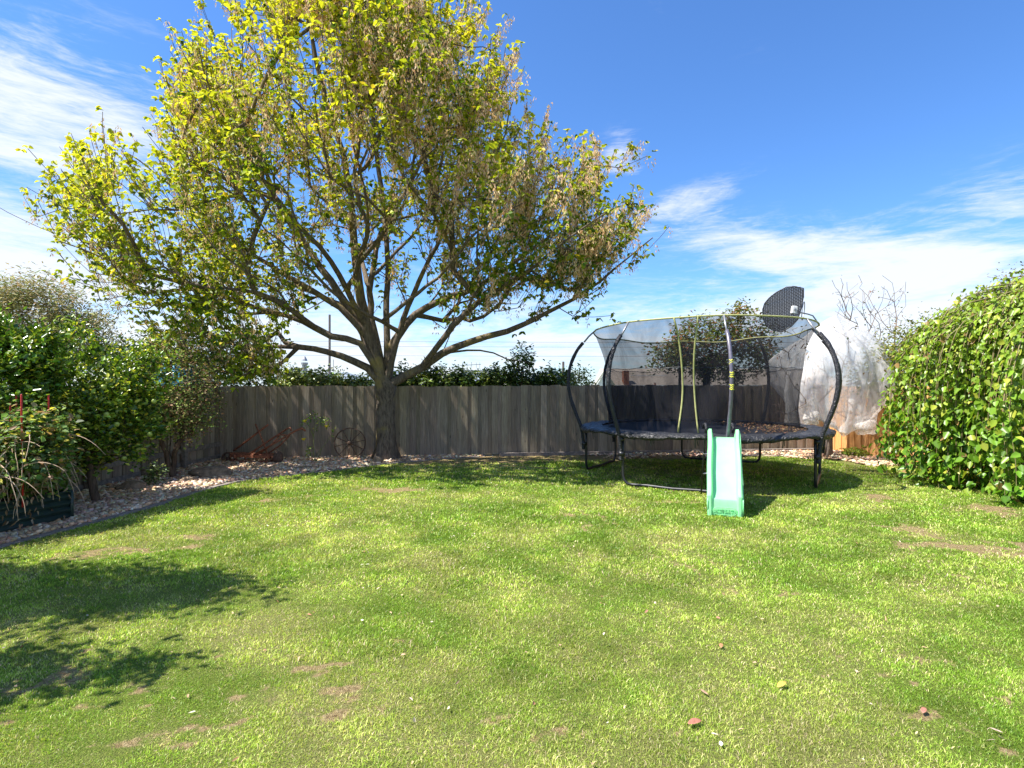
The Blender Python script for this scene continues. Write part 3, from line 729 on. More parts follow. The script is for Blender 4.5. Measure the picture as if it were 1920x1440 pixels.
    for e in ends:
        i = e; acc = 0
        while i >= 0 and acc < 1.05 and rad[i] < .03:
            spots.append(P[i]); dirs.append(D[i])
            j = par[i]
            if j < 0: break
            m_ = (P[i] + P[j]) / 2; spots.append(m_); dirs.append(D[i]); acc += np.linalg.norm(P[i] - P[j]); i = j
        for _ in range(2): spots.append(P[e] + RNG.normal(0, .07, 3)); dirs.append(D[e])
    spots = np.array(spots); dirs = np.array(dirs)
    def pyx(p): return CX + F * p[:, 0] / p[:, 1], HY - F * (p[:, 2] - CAMH) / p[:, 1]
    rep = RNG.poisson(.45, len(spots)); sp = np.repeat(spots, rep, 0); dr = np.repeat(dirs, rep, 0)
    sp = sp + RNG.normal(0, .075, sp.shape) * np.array([1, 1, .9])
    nl = len(sp); k = 4; C = np.repeat(sp, k, 0); n = len(C)
    out = nrm(C - np.array([bx, Y0, 3.0])); a = RNG.uniform(0, 6.28, n)
    ax = nrm(np.stack([np.cos(a), np.sin(a), RNG.uniform(-1.3, .05, n)], 1) * .9 + out * .35)
    no = nrm(np.array([0, 0, 1.]) + RNG.normal(0, .45, (n, 3)) + out * .35)
    L = RNG.uniform(.065, .135, n); Wd = L * RNG.uniform(.5, .72, n)
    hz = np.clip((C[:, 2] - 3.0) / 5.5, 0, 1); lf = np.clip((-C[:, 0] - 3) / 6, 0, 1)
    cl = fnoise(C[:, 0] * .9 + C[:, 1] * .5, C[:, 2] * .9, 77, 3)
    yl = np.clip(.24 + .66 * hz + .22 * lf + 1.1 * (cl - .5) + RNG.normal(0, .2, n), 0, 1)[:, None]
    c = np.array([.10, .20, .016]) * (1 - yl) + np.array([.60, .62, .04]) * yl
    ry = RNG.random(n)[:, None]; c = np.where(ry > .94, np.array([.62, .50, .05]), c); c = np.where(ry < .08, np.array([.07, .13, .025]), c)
    c = np.clip(c * (1 + RNG.normal(0, .14, (n, 1))), .01, .9)
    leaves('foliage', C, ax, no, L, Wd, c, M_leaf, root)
    # hanging seed keys
    X, Yp = pyx(spots); w = .24 + 1.1 * np.clip((X - 480) / 500, 0, 1) * np.clip((620 - Yp) / 200, 0, 1) + .45 * np.clip((350 - Yp) / 300, 0, 1)
    w *= np.clip(fnoise(X / 60, Yp / 60, 55, 3) * 3.0 - .5, 0.1, 1.6)
    ch = RNG.random(len(spots)) < w * .36; sp = spots[ch]
    print('SPOTS', len(spots), 'seeds', len(sp))
    k = 11; C = np.repeat(sp, k, 0); n = len(C); top = np.tile(np.linspace(0, 1, k), len(sp))
    Ls = np.repeat(RNG.uniform(.08, .26, len(sp)), k)
    C = C + RNG.normal(0, .028, C.shape); C[:, 2] -= top * Ls
    a = RNG.uniform(0, 6.28, n); ax = nrm(np.stack([np.cos(a) * .5, np.sin(a) * .5, -np.ones(n)], 1)); no = nrm(np.stack([np.sin(a), -np.cos(a), RNG.normal(0, .3, n)], 1))
    L = RNG.uniform(.045, .07, n)
    c = pick([(.78, .52, .29), (.86, .64, .40), (.60, .38, .20), (.78, .62, .30)], [3, 3, 1.5, 1.5], n, .12)
    leaves('seed_clusters', C, ax, no, L, L * .36, c, M_seed, root, .1, .05)
_T = np.random.default_rng(3).random((64, 64))
def vn2(x, y):
    xi, yi = int(math.floor(x)), int(math.floor(y)); fx, fy = x - xi, y - yi; g = lambda a, b: _T[a & 63, b & 63]
    return (g(xi, yi) * (1 - fx) + g(xi + 1, yi) * fx) * (1 - fy) + (g(xi, yi + 1) * (1 - fx) + g(xi + 1, yi + 1) * fx) * fy
maple()

def bush(name, label, cat, base, lobes, ncl, per, size, cols, wts, mat=None, stems=True, spread=.13, trunk_r=.05, group=None, leafname='foliage', wr=(.45, .65), droop=0.0, up=0.0, lean=(0, 0), zmin=.03, bark_m=None, shell=.55, depth=None, nst=1):
    """lobes: (cx,cy,cz, rx,ry,rz) ellipsoids; clusters of leaves through their volume, stems running to them"""
    root = thing(name, label, cat, (base[0], base[1], 0), 0, group); B = np.array([base[0], base[1], 0])
    vol = np.array([l[3] * l[4] * l[5] for l in lobes]) ** .8; vol /= vol.sum(); cen = []
    while len(cen) < ncl:
        l = lobes[RNG.choice(len(lobes), p=vol)]; d = nrm(RNG.normal(0, 1, 3)); r = RNG.random() ** (1 / 3 if RNG.random() > shell else .12)
        p = np.array(l[:3]) + d * r * np.array(l[3:]) * RNG.uniform(.72, 1.14) * (1 + .16 * math.sin(d[0] * 7 + l[0] * 5) * math.cos(d[2] * 6 + l[2] * 3))
        if p[2] < zmin: continue
        cen.append(p)
    cen = np.array(cen); cc = np.array(lobes[0][:3], float)
    if stems:
        S = Skel(); n0 = []
        for q in range(nst):
            a = q / max(nst, 1) * 6.28; off = np.array([math.cos(a), math.sin(a), 0]) * (.05 if nst > 1 else 0)
            zl = min(l[2] - l[5] * .55 for l in lobes); zl = max(zl, .12)
            pts = [B + off, B + off * 2 + np.array([lean[0] * .5, lean[1] * .5, zl * .5]), B + off * 4 + np.array([lean[0], lean[1], zl])]
            if q == 0: S.limb(pts, step=.15)
            else: S.limb(pts, 0, step=.15)
        S.grow(cen if ncl < 700 else cen[::2], .25, 1.0, .02)
        rad = S.radii(.004, 2.3); mx = rad[0]; 
        for i in range(len(rad)): rad[i] = min(rad[i] * max(1, trunk_r / mx) if rad[i] > mx * .5 else rad[i], trunk_r * 1.1)
        tk, tn = S.meshes(rad)
        tk.v = [(v[0] - B[0], v[1] - B[1], v[2]) for v in tk.v]; tn.v = [(v[0] - B[0], v[1] - B[1], v[2]) for v in tn.v]
        tk.v += []
        b = len(tk.v); tk.v += tn.v; tk.f += [tuple(i + b for i in f) for f in tn.f]; tk.c += tn.c
        tk.build('trunk', bark_m or M_bark2, root, smooth=True)
    if per:
        C = np.repeat(cen, per, 0); n = len(C); C = C + RNG.normal(0, spread, C.shape)
        C[:, 2] = np.maximum(C[:, 2], zmin)
        ctr = np.repeat(cen, per, 0); out = nrm(C - cc); a = RNG.uniform(0, 6.28, n)
        ax = nrm(np.stack([np.cos(a), np.sin(a), RNG.uniform(-.7, .7, n) - droop + up], 1) + out * .6)
        no = nrm(np.array([0, 0, .9]) + RNG.normal(0, .5, (n, 3)) + out * .5)
        L = RNG.uniform(size * .65, size * 1.25, n)
        clc = np.repeat(RNG.normal(0, .16, (ncl, 1)), per, 0)
        c = np.clip(pick(cols, wts, n, .16) * (1 + clc), .005, .9)
        leaves(leafname, C - B, ax, no, L, L * RNG.uniform(wr[0], wr[1], n), c, mat or M_leaf, root)
    root['_c'] = 1; del root['_c']
    return root, cen

DG = [(.05, .11, .014), (.14, .24, .024), (.33, .44, .045), (.55, .56, .07)]
# citrus trees at the left
def fruits(root, cen, n, r, mat, name, lo=.2):
    loc = root.location
    order = sorted(range(len(cen)), key=lambda i: (cen[i][1] - 0.5 * cen[i][0]))[:max(n * 5, 20)]
    for k, i in enumerate(random.sample(order, n)):
        m = MB(); p = Vector(cen[i]) - Vector((loc.x, loc.y, 0)) + Vector((random.uniform(-.1, .1), -.14, -.05)); m.blob(p, (r, r, r * .95), k, .03, 10, 7)
        m.build(name, mat, root, smooth=True)
cit, cc1 = bush('citrus_tree', 'dark glossy green citrus tree with small yellow green fruit beside the tomato bed', 'tree', (-5.72, 7.85),
     [(-5.95, 8.0, 1.35, .85, .8, .85), (-5.65, 8.0, 1.0, .55, .6, .6), (-5.45, 8.2, 1.65, .45, .5, .5), (-6.05, 8.0, 2.2, .17, .22, .42), (-5.35, 8.3, 2.0, .3, .3, .22), (-6.45, 8.0, 1.9, .2, .2, .3), (-5.75, 8.1, 2.2, .07, .07, .3), (-6.2, 8.0, 2.45, .06, .06, .2), (-5.2, 8.2, 2.2, .07, .07, .25), (-5.55, 8.2, 2.35, .06, .06, .22), (-5.05, 8.2, 1.5, .2, .1, .1), (-5.1, 8.1, 1.0, .2, .1, .08)], 360, 36, .07, DG, [4, 4, 2.8, 1.3], M_gloss, trunk_r=.055, lean=(-.14, .0), spread=.075, up=.5)
fruits(cit, cc1, 14, .035, M_tomato, 'fruit')
cit2, _ = bush('citrus_tree', 'bright green leafy citrus at the far left edge in front of the fence', 'tree', (-6.35, 6.95),
     [(-6.35, 7.0, 1.75, .7, .5, .5), (-6.5, 7.1, 2.2, .2, .22, .42), (-6.0, 7.3, 2.0, .2, .25, .45), (-6.25, 7.1, 2.1, .15, .15, .3)], 240, 34, .075, [(.04, .10, .014), (.10, .20, .022), (.22, .33, .035), (.4, .43, .06)], [2, 4, 3, 1], M_gloss, trunk_r=.05, spread=.07, up=.5)
bush('shrub', 'open brown and green shrub with several stems near the back left corner', 'shrub', (-5.98, 9.95),
     [(-6.0, 10.0, 1.5, .72, .6, .75), (-5.65, 10.0, 1.2, .45, .5, .5), (-6.2, 10.1, 2.05, .4, .4, .35)], 420, 26, .05, [(.22, .15, .08), (.36, .23, .13), (.14, .20, .05), (.26, .33, .09), (.45, .33, .18)], [1.6, 1.5, 3, 3, 1], M_dry, trunk_r=.06, nst=3, spread=.10)
bush('shrub', 'dense dark green shrub beyond the fence at the back left corner', 'shrub', (-7.9, 14.2),
     [(-8.3, 14.2, 1.8, 1.6, .9, 1.1), (-6.9, 14.4, 1.6, 1.1, .8, .95), (-9.8, 14.5, 1.7, 1.0, .8, .9)], 420, 30, .09, [(.02, .04, .012), (.05, .08, .02), (.10, .14, .03)], [3, 3, 1.3], M_leaf, trunk_r=.09, spread=.16)
bush('gum_tree', 'wispy olive grey tree standing beyond the left fence', 'tree', (-12.6, 15.5),
     [(-13.2, 15.5, 3.1, 1.7, 1.2, 1.3), (-11.9, 15.6, 3.0, 1.3, 1.0, 1.0), (-14.5, 15.5, 2.8, 1.5, 1.2, 1.2), (-12.9, 15.4, 4.1, .8, .8, .5)], 520, 48, .12, [(.30, .29, .12), (.40, .35, .17), (.24, .29, .12), (.5, .38, .2)], [3, 2, 3, 1], M_dry, wr=(.2, .35), trunk_r=.12, spread=.18, droop=.5, bark_m=M_bark)
# low drooping foliage of the maple is part of the maple; off frame tree that throws the shade on the lawn
bush('shade_tree', 'leafy tree just left of the view whose shade falls across the near lawn', 'tree', (-6.1, 3.75),
     [(-6.3, 3.9, 3.3, 1.35, .78, .6), (-5.05, 3.95, 3.6, .75, .42, .35), (-7.4, 3.9, 3.2, 1.0, .8, .8), (-4.45, 2.85, 2.7, .75, .13, .35), (-5.3, 2.7, 2.5, 1.0, .6, .4), (-4.9, 2.5, 2.6, .6, .12, .3)], 760, 34, .09, DG, [2, 4, 2, 1], M_leaf, trunk_r=.1, spread=.13)

# tomato plants + raised bed + stakes
def raised_bed():
    a = Vector((-5.36, 6.92, 0)); ang = math.atan2(-.8, -.27)       # long side runs towards the camera
    root = thing('raised_garden_bed', 'dark green corrugated steel raised garden bed at the left edge', 'garden bed', a, ang)
    L, Wd, H = 2.2, 1.0, .36
    def corr(name, p0, p1):
        m = MB(); p0 = Vector(p0); p1 = Vector(p1); d = (p1 - p0).normalized(); nn = Vector((d.y, -d.x, 0)); vs = []; k = 48
        for i in range(k + 1):
            z = .0 + H * i / k; o = .013 * math.sin(i / k * 2 * math.pi * 4.5)
            for q in (p0, p1): vs.append(q + nn * o + Vector((0, 0, z)))
        m.add(vs, [(2 * i, 2 * i + 1, 2 * i + 3, 2 * i + 2) for i in range(k)]); o = m.build(name, M_darkgreen, root, smooth=True)
        md = o.modifiers.new('s', 'SOLIDIFY'); md.thickness = .004
    corr('side_panel', (0, 0, 0), (L, 0, 0)); corr('side_panel', (L, -Wd, 0), (0, -Wd, 0)); corr('end_panel', (0, -Wd, 0), (0, 0, 0)); corr('end_panel', (L, 0, 0), (L, -Wd, 0))
    m = MB()
    for p, q in (((0, 0), (L, 0)), ((0, -Wd), (L, -Wd)), ((0, 0), (0, -Wd)), ((L, 0), (L, -Wd))): m.tube([(*p, H), (*q, H)], .013, 6)
    for p in ((0, 0), (0, -Wd), (L, 0), (L, -Wd)): m.tube([(*p, 0), (*p, H + .005)], .022, 8)
    m.build('rim', M_darkgreen, root, smooth=True)
    m = MB(); m.box((L / 2, -Wd / 2, H - .11), (L - .04, Wd - .04, .14)); m.build('soil', M_bark2, root)
raised_bed()
tom, tc_ = bush('tomato_plants', 'tangled tomato plants with yellowing leaves and dry stems in the raised bed', 'tomato plants', (-5.85, 6.3),
     [(-5.85, 6.3, .82, .6, .55, .34), (-5.6, 6.6, .75, .4, .4, .4), (-6.1, 6.0, .85, .5, .5, .3), (-5.5, 6.6, 1.15, .3, .3, .25)], 330, 26, .07, [(.10, .19, .04), (.22, .33, .09), (.5, .46, .08), (.38, .27, .14), (.18, .28, .12)], [3, 3, 1, 1.6, 2], M_leaf, trunk_r=.012, wr=(.55, .85), spread=.09, zmin=.4, nst=5)
fruits(tom, tc_, 12, .036, M_tomato, 'tomato')
def dry_stems():
    m = MB(); rr = random.Random(8)
    for k in range(150):
        x = rr.uniform(-.55, .5); y = rr.uniform(-.5, .55); z = rr.uniform(.55, 1.1); p = Vector((x, y, z)); d = Vector((rr.uniform(-.2, 1), rr.uniform(-1, .1), rr.uniform(-.2, .6))).normalized(); pts = [p]
        for s_ in range(9): d = (d + Vector((rr.uniform(-.12, .12), rr.uniform(-.12, .12), -.22))).normalized(); p = p + d * .075; pts.append(p)
        m.tube(pts, [.006 * (1 - i / 14) for i in range(len(pts))], 4)
    m.build('dry_stems', simple('dry_stem', (.52, .38, .26), .8, .3, 20), tom)
    P = []
    for k in range(260): P.append((rr.uniform(-.3, .62), rr.uniform(-.5, .5), rr.uniform(.05, .75)))
    P = np.array(P); P = P[(P[:, 0] - .0 > .1) | (P[:, 2] > .38)]; n = len(P)
    leaves('withered_leaves', P, np.array([0, 0, -1.]) + RNG.normal(0, .35, (n, 3)), RNG.normal(0, 1, (n, 3)), RNG.uniform(.04, .08, n), RNG.uniform(.012, .028, n), pick([(.30, .19, .11), (.42, .30, .2), (.18, .11, .06)], [2, 2, 1], n), M_dry, tom, .4, .3)
dry_stems()
def stakes():
    labs = ['red garden stake standing furthest left in the tomato bed', 'tall red garden stake, middle of the close trio at the left', 'long red garden stake reaching lowest in front of the tomatoes', 'red garden stake standing apart, nearest the citrus']
    for (px, py, Y, b), lb in zip(((20, 754, 6.6, .3), (31, 738, 6.7, .3), (41, 739, 6.28, .3), (92, 739, 6.8, .3)), labs):
        t = W(px, py, Y); m = MB(); m.tube([(0, 0, b), (-.015, 0, t.z - .01), (-.0155, 0, t.z)], [.009, .009, .005], 8); o = m.build('garden_stake', M_red, smooth=True); o.location = (t.x + .01, t.y, 0)
        tag(o, lb, 'stake', 'red stakes in the tomato bed')
stakes()

# rose bush with yellow bloom
def rose():
    b = G(590, 868); root = thing('rose_bush', 'spindly rose bush with yellow blooms between the plough and the iron wheel', 'rose bush', b)
    Y = b.y; L = lambda px, py, dy=0: W(px, py, Y + dy) - b
    m = MB(); lines = [[(590, 868), (588, 840), (588, 815), (592, 795), (588, 775)], [(590, 868), (595, 850), (608, 835), (620, 818), (626, 808)], [(590, 868), (585, 858), (578, 845), (576, 830)], [(588, 818), (580, 800), (573, 788)], [(589, 808), (600, 795), (612, 788)], [(592, 795), (602, 785), (608, 780)], [(590, 868), (600, 852), (603, 840)]]
    for l in lines: m.tube([L(x, y, random.uniform(-.05, .05)) for x, y in l], [.009 - .0012 * i for i in range(len(l))], 5)
    m.build('stems', simple('rose_stem', (.20, .22, .07), .7, .3, 20), root)
    cl = [(574, 790, 26), (580, 784, 20), (590, 778, 22), (600, 788, 26), (610, 790, 24), (612, 797, 12), (588, 806, 10), (578, 842, 26), (580, 850, 14), (626, 807, 8), (568, 798, 10)]
    P = []
    for x, y, n in cl:
        for _ in range(n): P.append(tuple(L(x, y) + Vector((random.gauss(0, .05), random.gauss(0, .06), random.gauss(0, .05)))))
    P = np.array(P); n = len(P); leaves('foliage', P, RNG.normal(0, 1, (n, 3)) + np.array([0, 0, -.4]), RNG.normal(0, .6, (n, 3)) + np.array([0, 0, 1]), RNG.uniform(.04, .06, n), RNG.uniform(.025, .04, n), pick([(.12, .22, .04), (.24, .36, .07), (.45, .46, .08)], [2, 2, 1.4], n), M_gloss, root)
    for x, y in ((569, 825), (571, 791), (612, 801)):
        m = MB(); c = L(x, y)
        for k in range(9): a = k * 2.4; r = .008 + .003 * k; m.blob(c + Vector((math.cos(a) * r, math.sin(a) * r, .004 * k)), (.02, .02, .014), k, .1, 8, 5)
        m.build('rose', M_rose, root, smooth=True)
rose()

# weeping mulberry: arching branches with curtains of big leaves
def mulberry():
    cx, cy = 9.65, 8.9; root = thing('weeping_mulberry', 'large weeping tree with curtains of broad bright green leaves at the right', 'tree', (cx, cy, 0))
    R, H = 3.12, 3.5
    S = Skel(); S.limb([(0, 0, 0), (.05, 0, .8), (.0, 0, 1.8), (0, 0, 2.5)], step=.3); fork = len(S.P) - 1; leafP = []; leafD = []; m2 = MB()
    rr = random.Random(4); strands = []
    for k in range(600):
        a = rr.uniform(0, 2 * math.pi)
        if k > 120: a = rr.uniform(math.radians(150), math.radians(290))     # denser where one can see it
        a += .07 * math.sin(a * 17) + .05 * math.sin(a * 41)
        far = rr.random() ** .42; rad = R * far * (1 + .09 * math.sin(a * 5 + 1) + .06 * math.sin(a * 11) + rr.uniform(-.05, .05)); 
        top = 2.35 + (H - 2.35) * (1 - (far * .93) ** 2.2) + rr.uniform(-.25, .22)
        # apex a bit inward then hang down
        ap = Vector((math.cos(a) * rad * .82, math.sin(a) * rad * .82, top)); pts = []
        st = Vector((math.cos(a) * rad * .25, math.sin(a) * rad * .25, 2.4 + .35 * (top - 2.4)))
        for i in range(7): t = i / 6; pts.append(st.lerp(ap, t) + Vector((0, 0, .25 * math.sin(t * math.pi))))
        d = Vector((math.cos(a), math.sin(a), .0)); p = ap; zend = rr.uniform(.05, .5) if rr.random() < .65 else rr.uniform(.5, 1.8)
        while p.z > zend:
            d = (d + Vector((0, 0, -.42)) + Vector((rr.uniform(-.09, .09), rr.uniform(-.09, .09), 0))).normalized(); p = p + d * .13; pts.append(p.copy())
        strands.append((pts, 6))
    thick = MB()
    for k, (pts, i0) in enumerate(strands):
        n = len(pts)
        (thick if k % 12 == 0 else m2).tube(pts, [(  .014 if k % 12 == 0 else .008) * (1 - .75 * i / n) + .0015 for i in range(n)], 5, cap=False)
        for i in range(3, n):
            for _ in range(4 if i > 5 else 3):
                leafP.append(tuple(pts[i] + Vector((rr.gauss(0, .07), rr.gauss(0, .07), rr.gauss(0, .06))))); leafD.append(tuple((pts[i] - pts[i - 1]).normalized()))
    tk = MB(); tk.tube([(0, 0, -.02), (.03, 0, .8), (0, 0, 1.7), (0, 0, 2.5)], [.16, .12, .11, .09], 10); tk.build('trunk', M_bark2, root, smooth=True)
    thick.build('arching_branches', simple('mulberry_branch', (.32, .23, .13), .8, .2, 12), root, smooth=True); m2.build('hanging_twigs', simple('mulberry_twig', (.22, .18, .08), .8, .2, 12), root, smooth=True)
    P = np.array(leafP); D = np.array(leafD); n = len(P); out = nrm(P * np.array([1, 1, 0]) + 1e-6)
    a = RNG.uniform(0, 6.28, n)
    ax = nrm(np.stack([np.cos(a) * .7, np.sin(a) * .7, -RNG.uniform(.15, 1.4, n)], 1) + out * .3); no = nrm(out * .8 + np.array([0, 0, .7]) + RNG.normal(0, .42, (n, 3)))
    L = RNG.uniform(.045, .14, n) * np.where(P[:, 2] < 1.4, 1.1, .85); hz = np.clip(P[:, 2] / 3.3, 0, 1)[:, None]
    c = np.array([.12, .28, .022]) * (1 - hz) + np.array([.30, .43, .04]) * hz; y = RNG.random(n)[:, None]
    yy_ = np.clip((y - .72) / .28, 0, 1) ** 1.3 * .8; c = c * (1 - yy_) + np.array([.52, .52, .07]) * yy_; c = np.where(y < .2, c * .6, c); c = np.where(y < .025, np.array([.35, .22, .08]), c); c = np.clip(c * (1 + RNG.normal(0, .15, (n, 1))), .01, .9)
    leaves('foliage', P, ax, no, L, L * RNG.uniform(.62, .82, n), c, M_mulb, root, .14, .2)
mulberry()

# ------------------------------------------------------------------ trees and bushes beyond the fence
HG = [(.05, .09, .02), (.11, .17, .035), (.24, .30, .07)]
def hedge(label, x0, x1, ztop, Y, sprigs=0, cols=HG, w=(3, 3, 1.5), n=None):
    a = W(x0, 700, Y).x; b = W(x1, 700, Y).x; L = b - a; lob = []
    k = max(2, int(L / .55))
    for i in range(k): lob.append((a + L * (i + .5) / k, Y, ztop - .55 + random.uniform(-.05, .05), L / k * .75, .4, .5))
    for s_ in range(sprigs): lob.append((a + L * random.uniform(.55, .8), Y, ztop + .15 + .12 * s_, .22, .2, .22))
    return bush('hedge', label, 'hedge', ((a + b) / 2, Y), lob, n or int(L * 190), 30, .095, cols, w, M_gloss, trunk_r=.04, spread=.09, nst=3)
hedge('light speckled green hedge over the fence left of the tree trunk', 522, 690, 2.02, 14.3, cols=[(.10, .15, .035), (.22, .29, .07), (.48, .52, .2)], w=(2, 3, 2.4))
hedge('dark green hedge over the fence just right of the tree trunk', 735, 882, 2.12, 14.3)
hd = hedge('dark green hedge with a tall sprig over the middle of the fence', 905, 1055, 2.12, 14.4, sprigs=0)
bush('sapling', 'thin leafy sapling rising above the middle hedge', 'sapling', (W(978, 700, 14.1).x, 14.1), [(W(980, 670, 14.1).x, 14.1, 2.35, .3, .2, .38)], 38, 12, .09, HG, [3, 3, 1], M_gloss, trunk_r=.02, spread=.07)
bush('shrub', 'round yellow green shrub beyond the fence left of the trampoline', 'shrub', (W(1085, 700, 17).x, 17), [(W(1085, 700, 17).x, 17, 1.55, .42, .4, .52), (W(1065, 700, 17).x, 17.2, 1.6, .3, .3, .55)], 90, 30, .09, [(.12, .17, .03), (.22, .26, .05), (.35, .33, .07)], [2, 3, 1], M_leaf, spread=.12)
bush('red_leaf_tree', 'tree with dark green and rusty red leaves behind the trampoline', 'tree', (W(1330, 700, 17.5).x, 17.5),
     [(W(1320, 650, 17.5).x, 17.5, 2.9, 1.0, .9, .75), (W(1385, 630, 17.5).x, 17.5, 3.25, .75, .7, .7), (W(1265, 665, 17.5).x, 17.5, 2.5, .7, .7, .6), (W(1420, 670, 17.5).x, 17.5, 2.5, .6, .6, .6), (W(1380, 595, 17.5).x, 17.5, 3.85, .35, .35, .28), (W(1310, 600, 17.5).x, 17.5, 3.5, .4, .4, .28), (W(1350, 690, 17.5).x, 17.5, 2.1, .7, .6, .4), (W(1235, 660, 17.5).x, 17.5, 2.6, .35, .3, .3), (W(1440, 630, 17.5).x, 17.5, 3.1, .4, .3, .3)],
     190, 46, .11, [(.12, .17, .045), (.2, .24, .06), (.26, .11, .06), (.32, .17, .08), (.28, .24, .08)], [4, 3, 1.6, 1, 1.4], M_leaf, trunk_r=.1, spread=.14, nst=3)
bush('shrub', 'yellow green bushy shrub in the corner behind the weeping tree', 'shrub', (W(1680, 700, 12.6).x, 12.6), [(8.55, 12.5, 2.0, .75, .6, .85), (9.2, 12.5, 2.4, .8, .7, .8), (8.1, 12.7, 1.9, .4, .4, .6)], 300, 30, .065, [(.16, .19, .035), (.28, .28, .05), (.10, .14, .03), (.36, .26, .08)], [3, 3, 2, 1], M_leaf, trunk_r=.06, spread=.12)
bush('background_tree', 'brownish green tree top rising behind the weeping tree at the right edge', 'tree', (13.3, 13.8), [(13.0, 13.8, 3.6, 1.3, 1, 1.0), (11.8, 13.8, 3.1, .9, .8, .7), (14.3, 13.8, 3.8, 1.2, 1, 1)], 330, 26, .08, [(.12, .12, .05), (.2, .17, .08), (.28, .2, .12)], [3, 2, 1], M_leaf, trunk_r=.1, spread=.14)

def bare_tree(name, label, base, tips, leaf=0, r=.045):
    root = thing(name, label, 'tree', base); S = Skel(); b = np.array(base, float); S.limb([b, b + np.array([.02, 0, .5]), b + np.array([0, 0, .9])], step=.2)
    if b[1] > 14: S.limb([b + np.array([0, 0, .9]), b + np.array([.02, 0, 1.6]), b + np.array([0, 0, 2.1])], step=.2)
    ends = S.grow(tips, .2, 1.1 if b[1] < 14 else 2.2, .035); rad = S.radii(.0055, 2.4); rad = [min(q, r) for q in rad]; a, t = S.meshes(rad)
    o = len(a.v); a.v += t.v; a.f += [tuple(i + o for i in f) for f in t.f]; a.c += t.c; a.v = [(v[0] - b[0], v[1] - b[1], v[2] - b[2]) for v in a.v]
    a.build('trunk', simple('grey_twig', (.20, .15, .12), .9, .3, 15), root)
    if leaf:
        P = np.array([S.P[i] for i in random.choices(range(len(S.P) // 3, len(S.P)), k=leaf)]) + RNG.normal(0, .04, (leaf, 3)) - b
        leaves('foliage', P, RNG.normal(0, 1, (leaf, 3)) + np.array([0, 0, -.6]), RNG.normal(0, 1, (leaf, 3)), RNG.uniform(.04, .08, leaf), RNG.uniform(.02, .04, leaf), pick([(.25, .16, .07), (.14, .15, .05), (.35, .2, .1)], [2, 2, 1], leaf), M_dry, root)
    return root
rr = random.Random(12)
tp = [tuple(W(rr.uniform(1440, 1620), rr.uniform(610, 790), rr.uniform(11.9, 13.3))) for _ in range(150)]
bare_tree('fruit_tree', 'bare fruit tree wrapped in white bird netting behind the trampoline', (7.05, 12.7, 0), tp, 160)
tp = [tuple(W(rr.uniform(1565, 1700), 515 + 130 * rr.random() ** .8 + abs(rr.gauss(0, 12)), rr.uniform(14.6, 15.6))) for _ in range(230)] + [tuple(W(1560, 525, 15)), tuple(W(1572, 560, 15))]
bare_tree('bare_tree', 'bare twiggy treetop rising beyond the corner against the cloud', (W(1640, 700, 15).x, 15.1, -.3), tp, 90)

def bird_net():
    root = thing('bird_net', 'white bird netting draped over the bare fruit tree in the corner', 'netting', (0, 0, 0))
    m = MB(); nu, nv = 150, 90; vs = []
    for j in range(nv + 1):
        v = j / nv
        for i in range(nu):
            a = 2 * math.pi * i / nu
            prof = math.sin(min(v * 1.9, 1) * math.pi / 2) ** .75
            rx = 1.22 * prof * (1 - .30 * max(0, v - .62) / .38); ry = .78 * prof * (1 - .3 * max(0, v - .6) / .4)
            fold = 1 + .07 * math.sin(a * 9 + v * 3) * v + .05 * math.sin(a * 17 + 1.7 - v * 4) * v + .10 * math.sin(a * 4 + v * 7)
            z = 3.05 - 2.28 * v ** 1.05 + .16 * math.sin(a * 3 + 1) * (1 - v) + .14 * math.sin(a * 5) * v + .22 * math.cos(a) * 0
            x = 7.12 + .25 * (1 - v) * .6 + math.cos(a) * rx * fold; y = 12.75 + math.sin(a) * ry * fold
            q = .09 * (vn2(a * 6.366 + 3, v * 2.5) - .5) * min(1, v * 2) + .05 * (vn2(a * 12.73 + 9, v * 4 + math.sin(a)) - .5) * min(1, v * 2); x += q * 2 * math.cos(a); y += q * 2 * math.sin(a)
            vs.append((x, y, z))
    m.add(vs, [(j * nu + i, j * nu + (i + 1) % nu, (j + 1) * nu + (i + 1) % nu, (j + 1) * nu + i) for j in range(nv) for i in range(nu)])
    m.build('net', M_birdnet, root, smooth=True)
    # bunched hem
    hem = MB(); pts = []
    for i in range(60):
        a = 2 * math.pi * i / 60; pts.append((7.12 + math.cos(a) * .84 * (1 + .1 * math.sin(4 * a)), 12.75 + math.sin(a) * .54, .78 + .14 * math.sin(5 * a) + .03 * math.sin(13 * a)))
    hem.tube(pts, [.05 + .03 * math.sin(i * 1.7) for i in range(60)], 7, closed=True)
    hem.blob((7.55, 12.15, .75), (.24, .18, .2), 3, .2, 14, 9); hem.blob((6.5, 12.3, .95), (.16, .12, .14), 5, .25, 12, 8)
    hem.build('bunched_hem', net_mat('bunched_net', (.80, .76, .73), .30, .5, 12, .4), root, smooth=True)
bird_net()

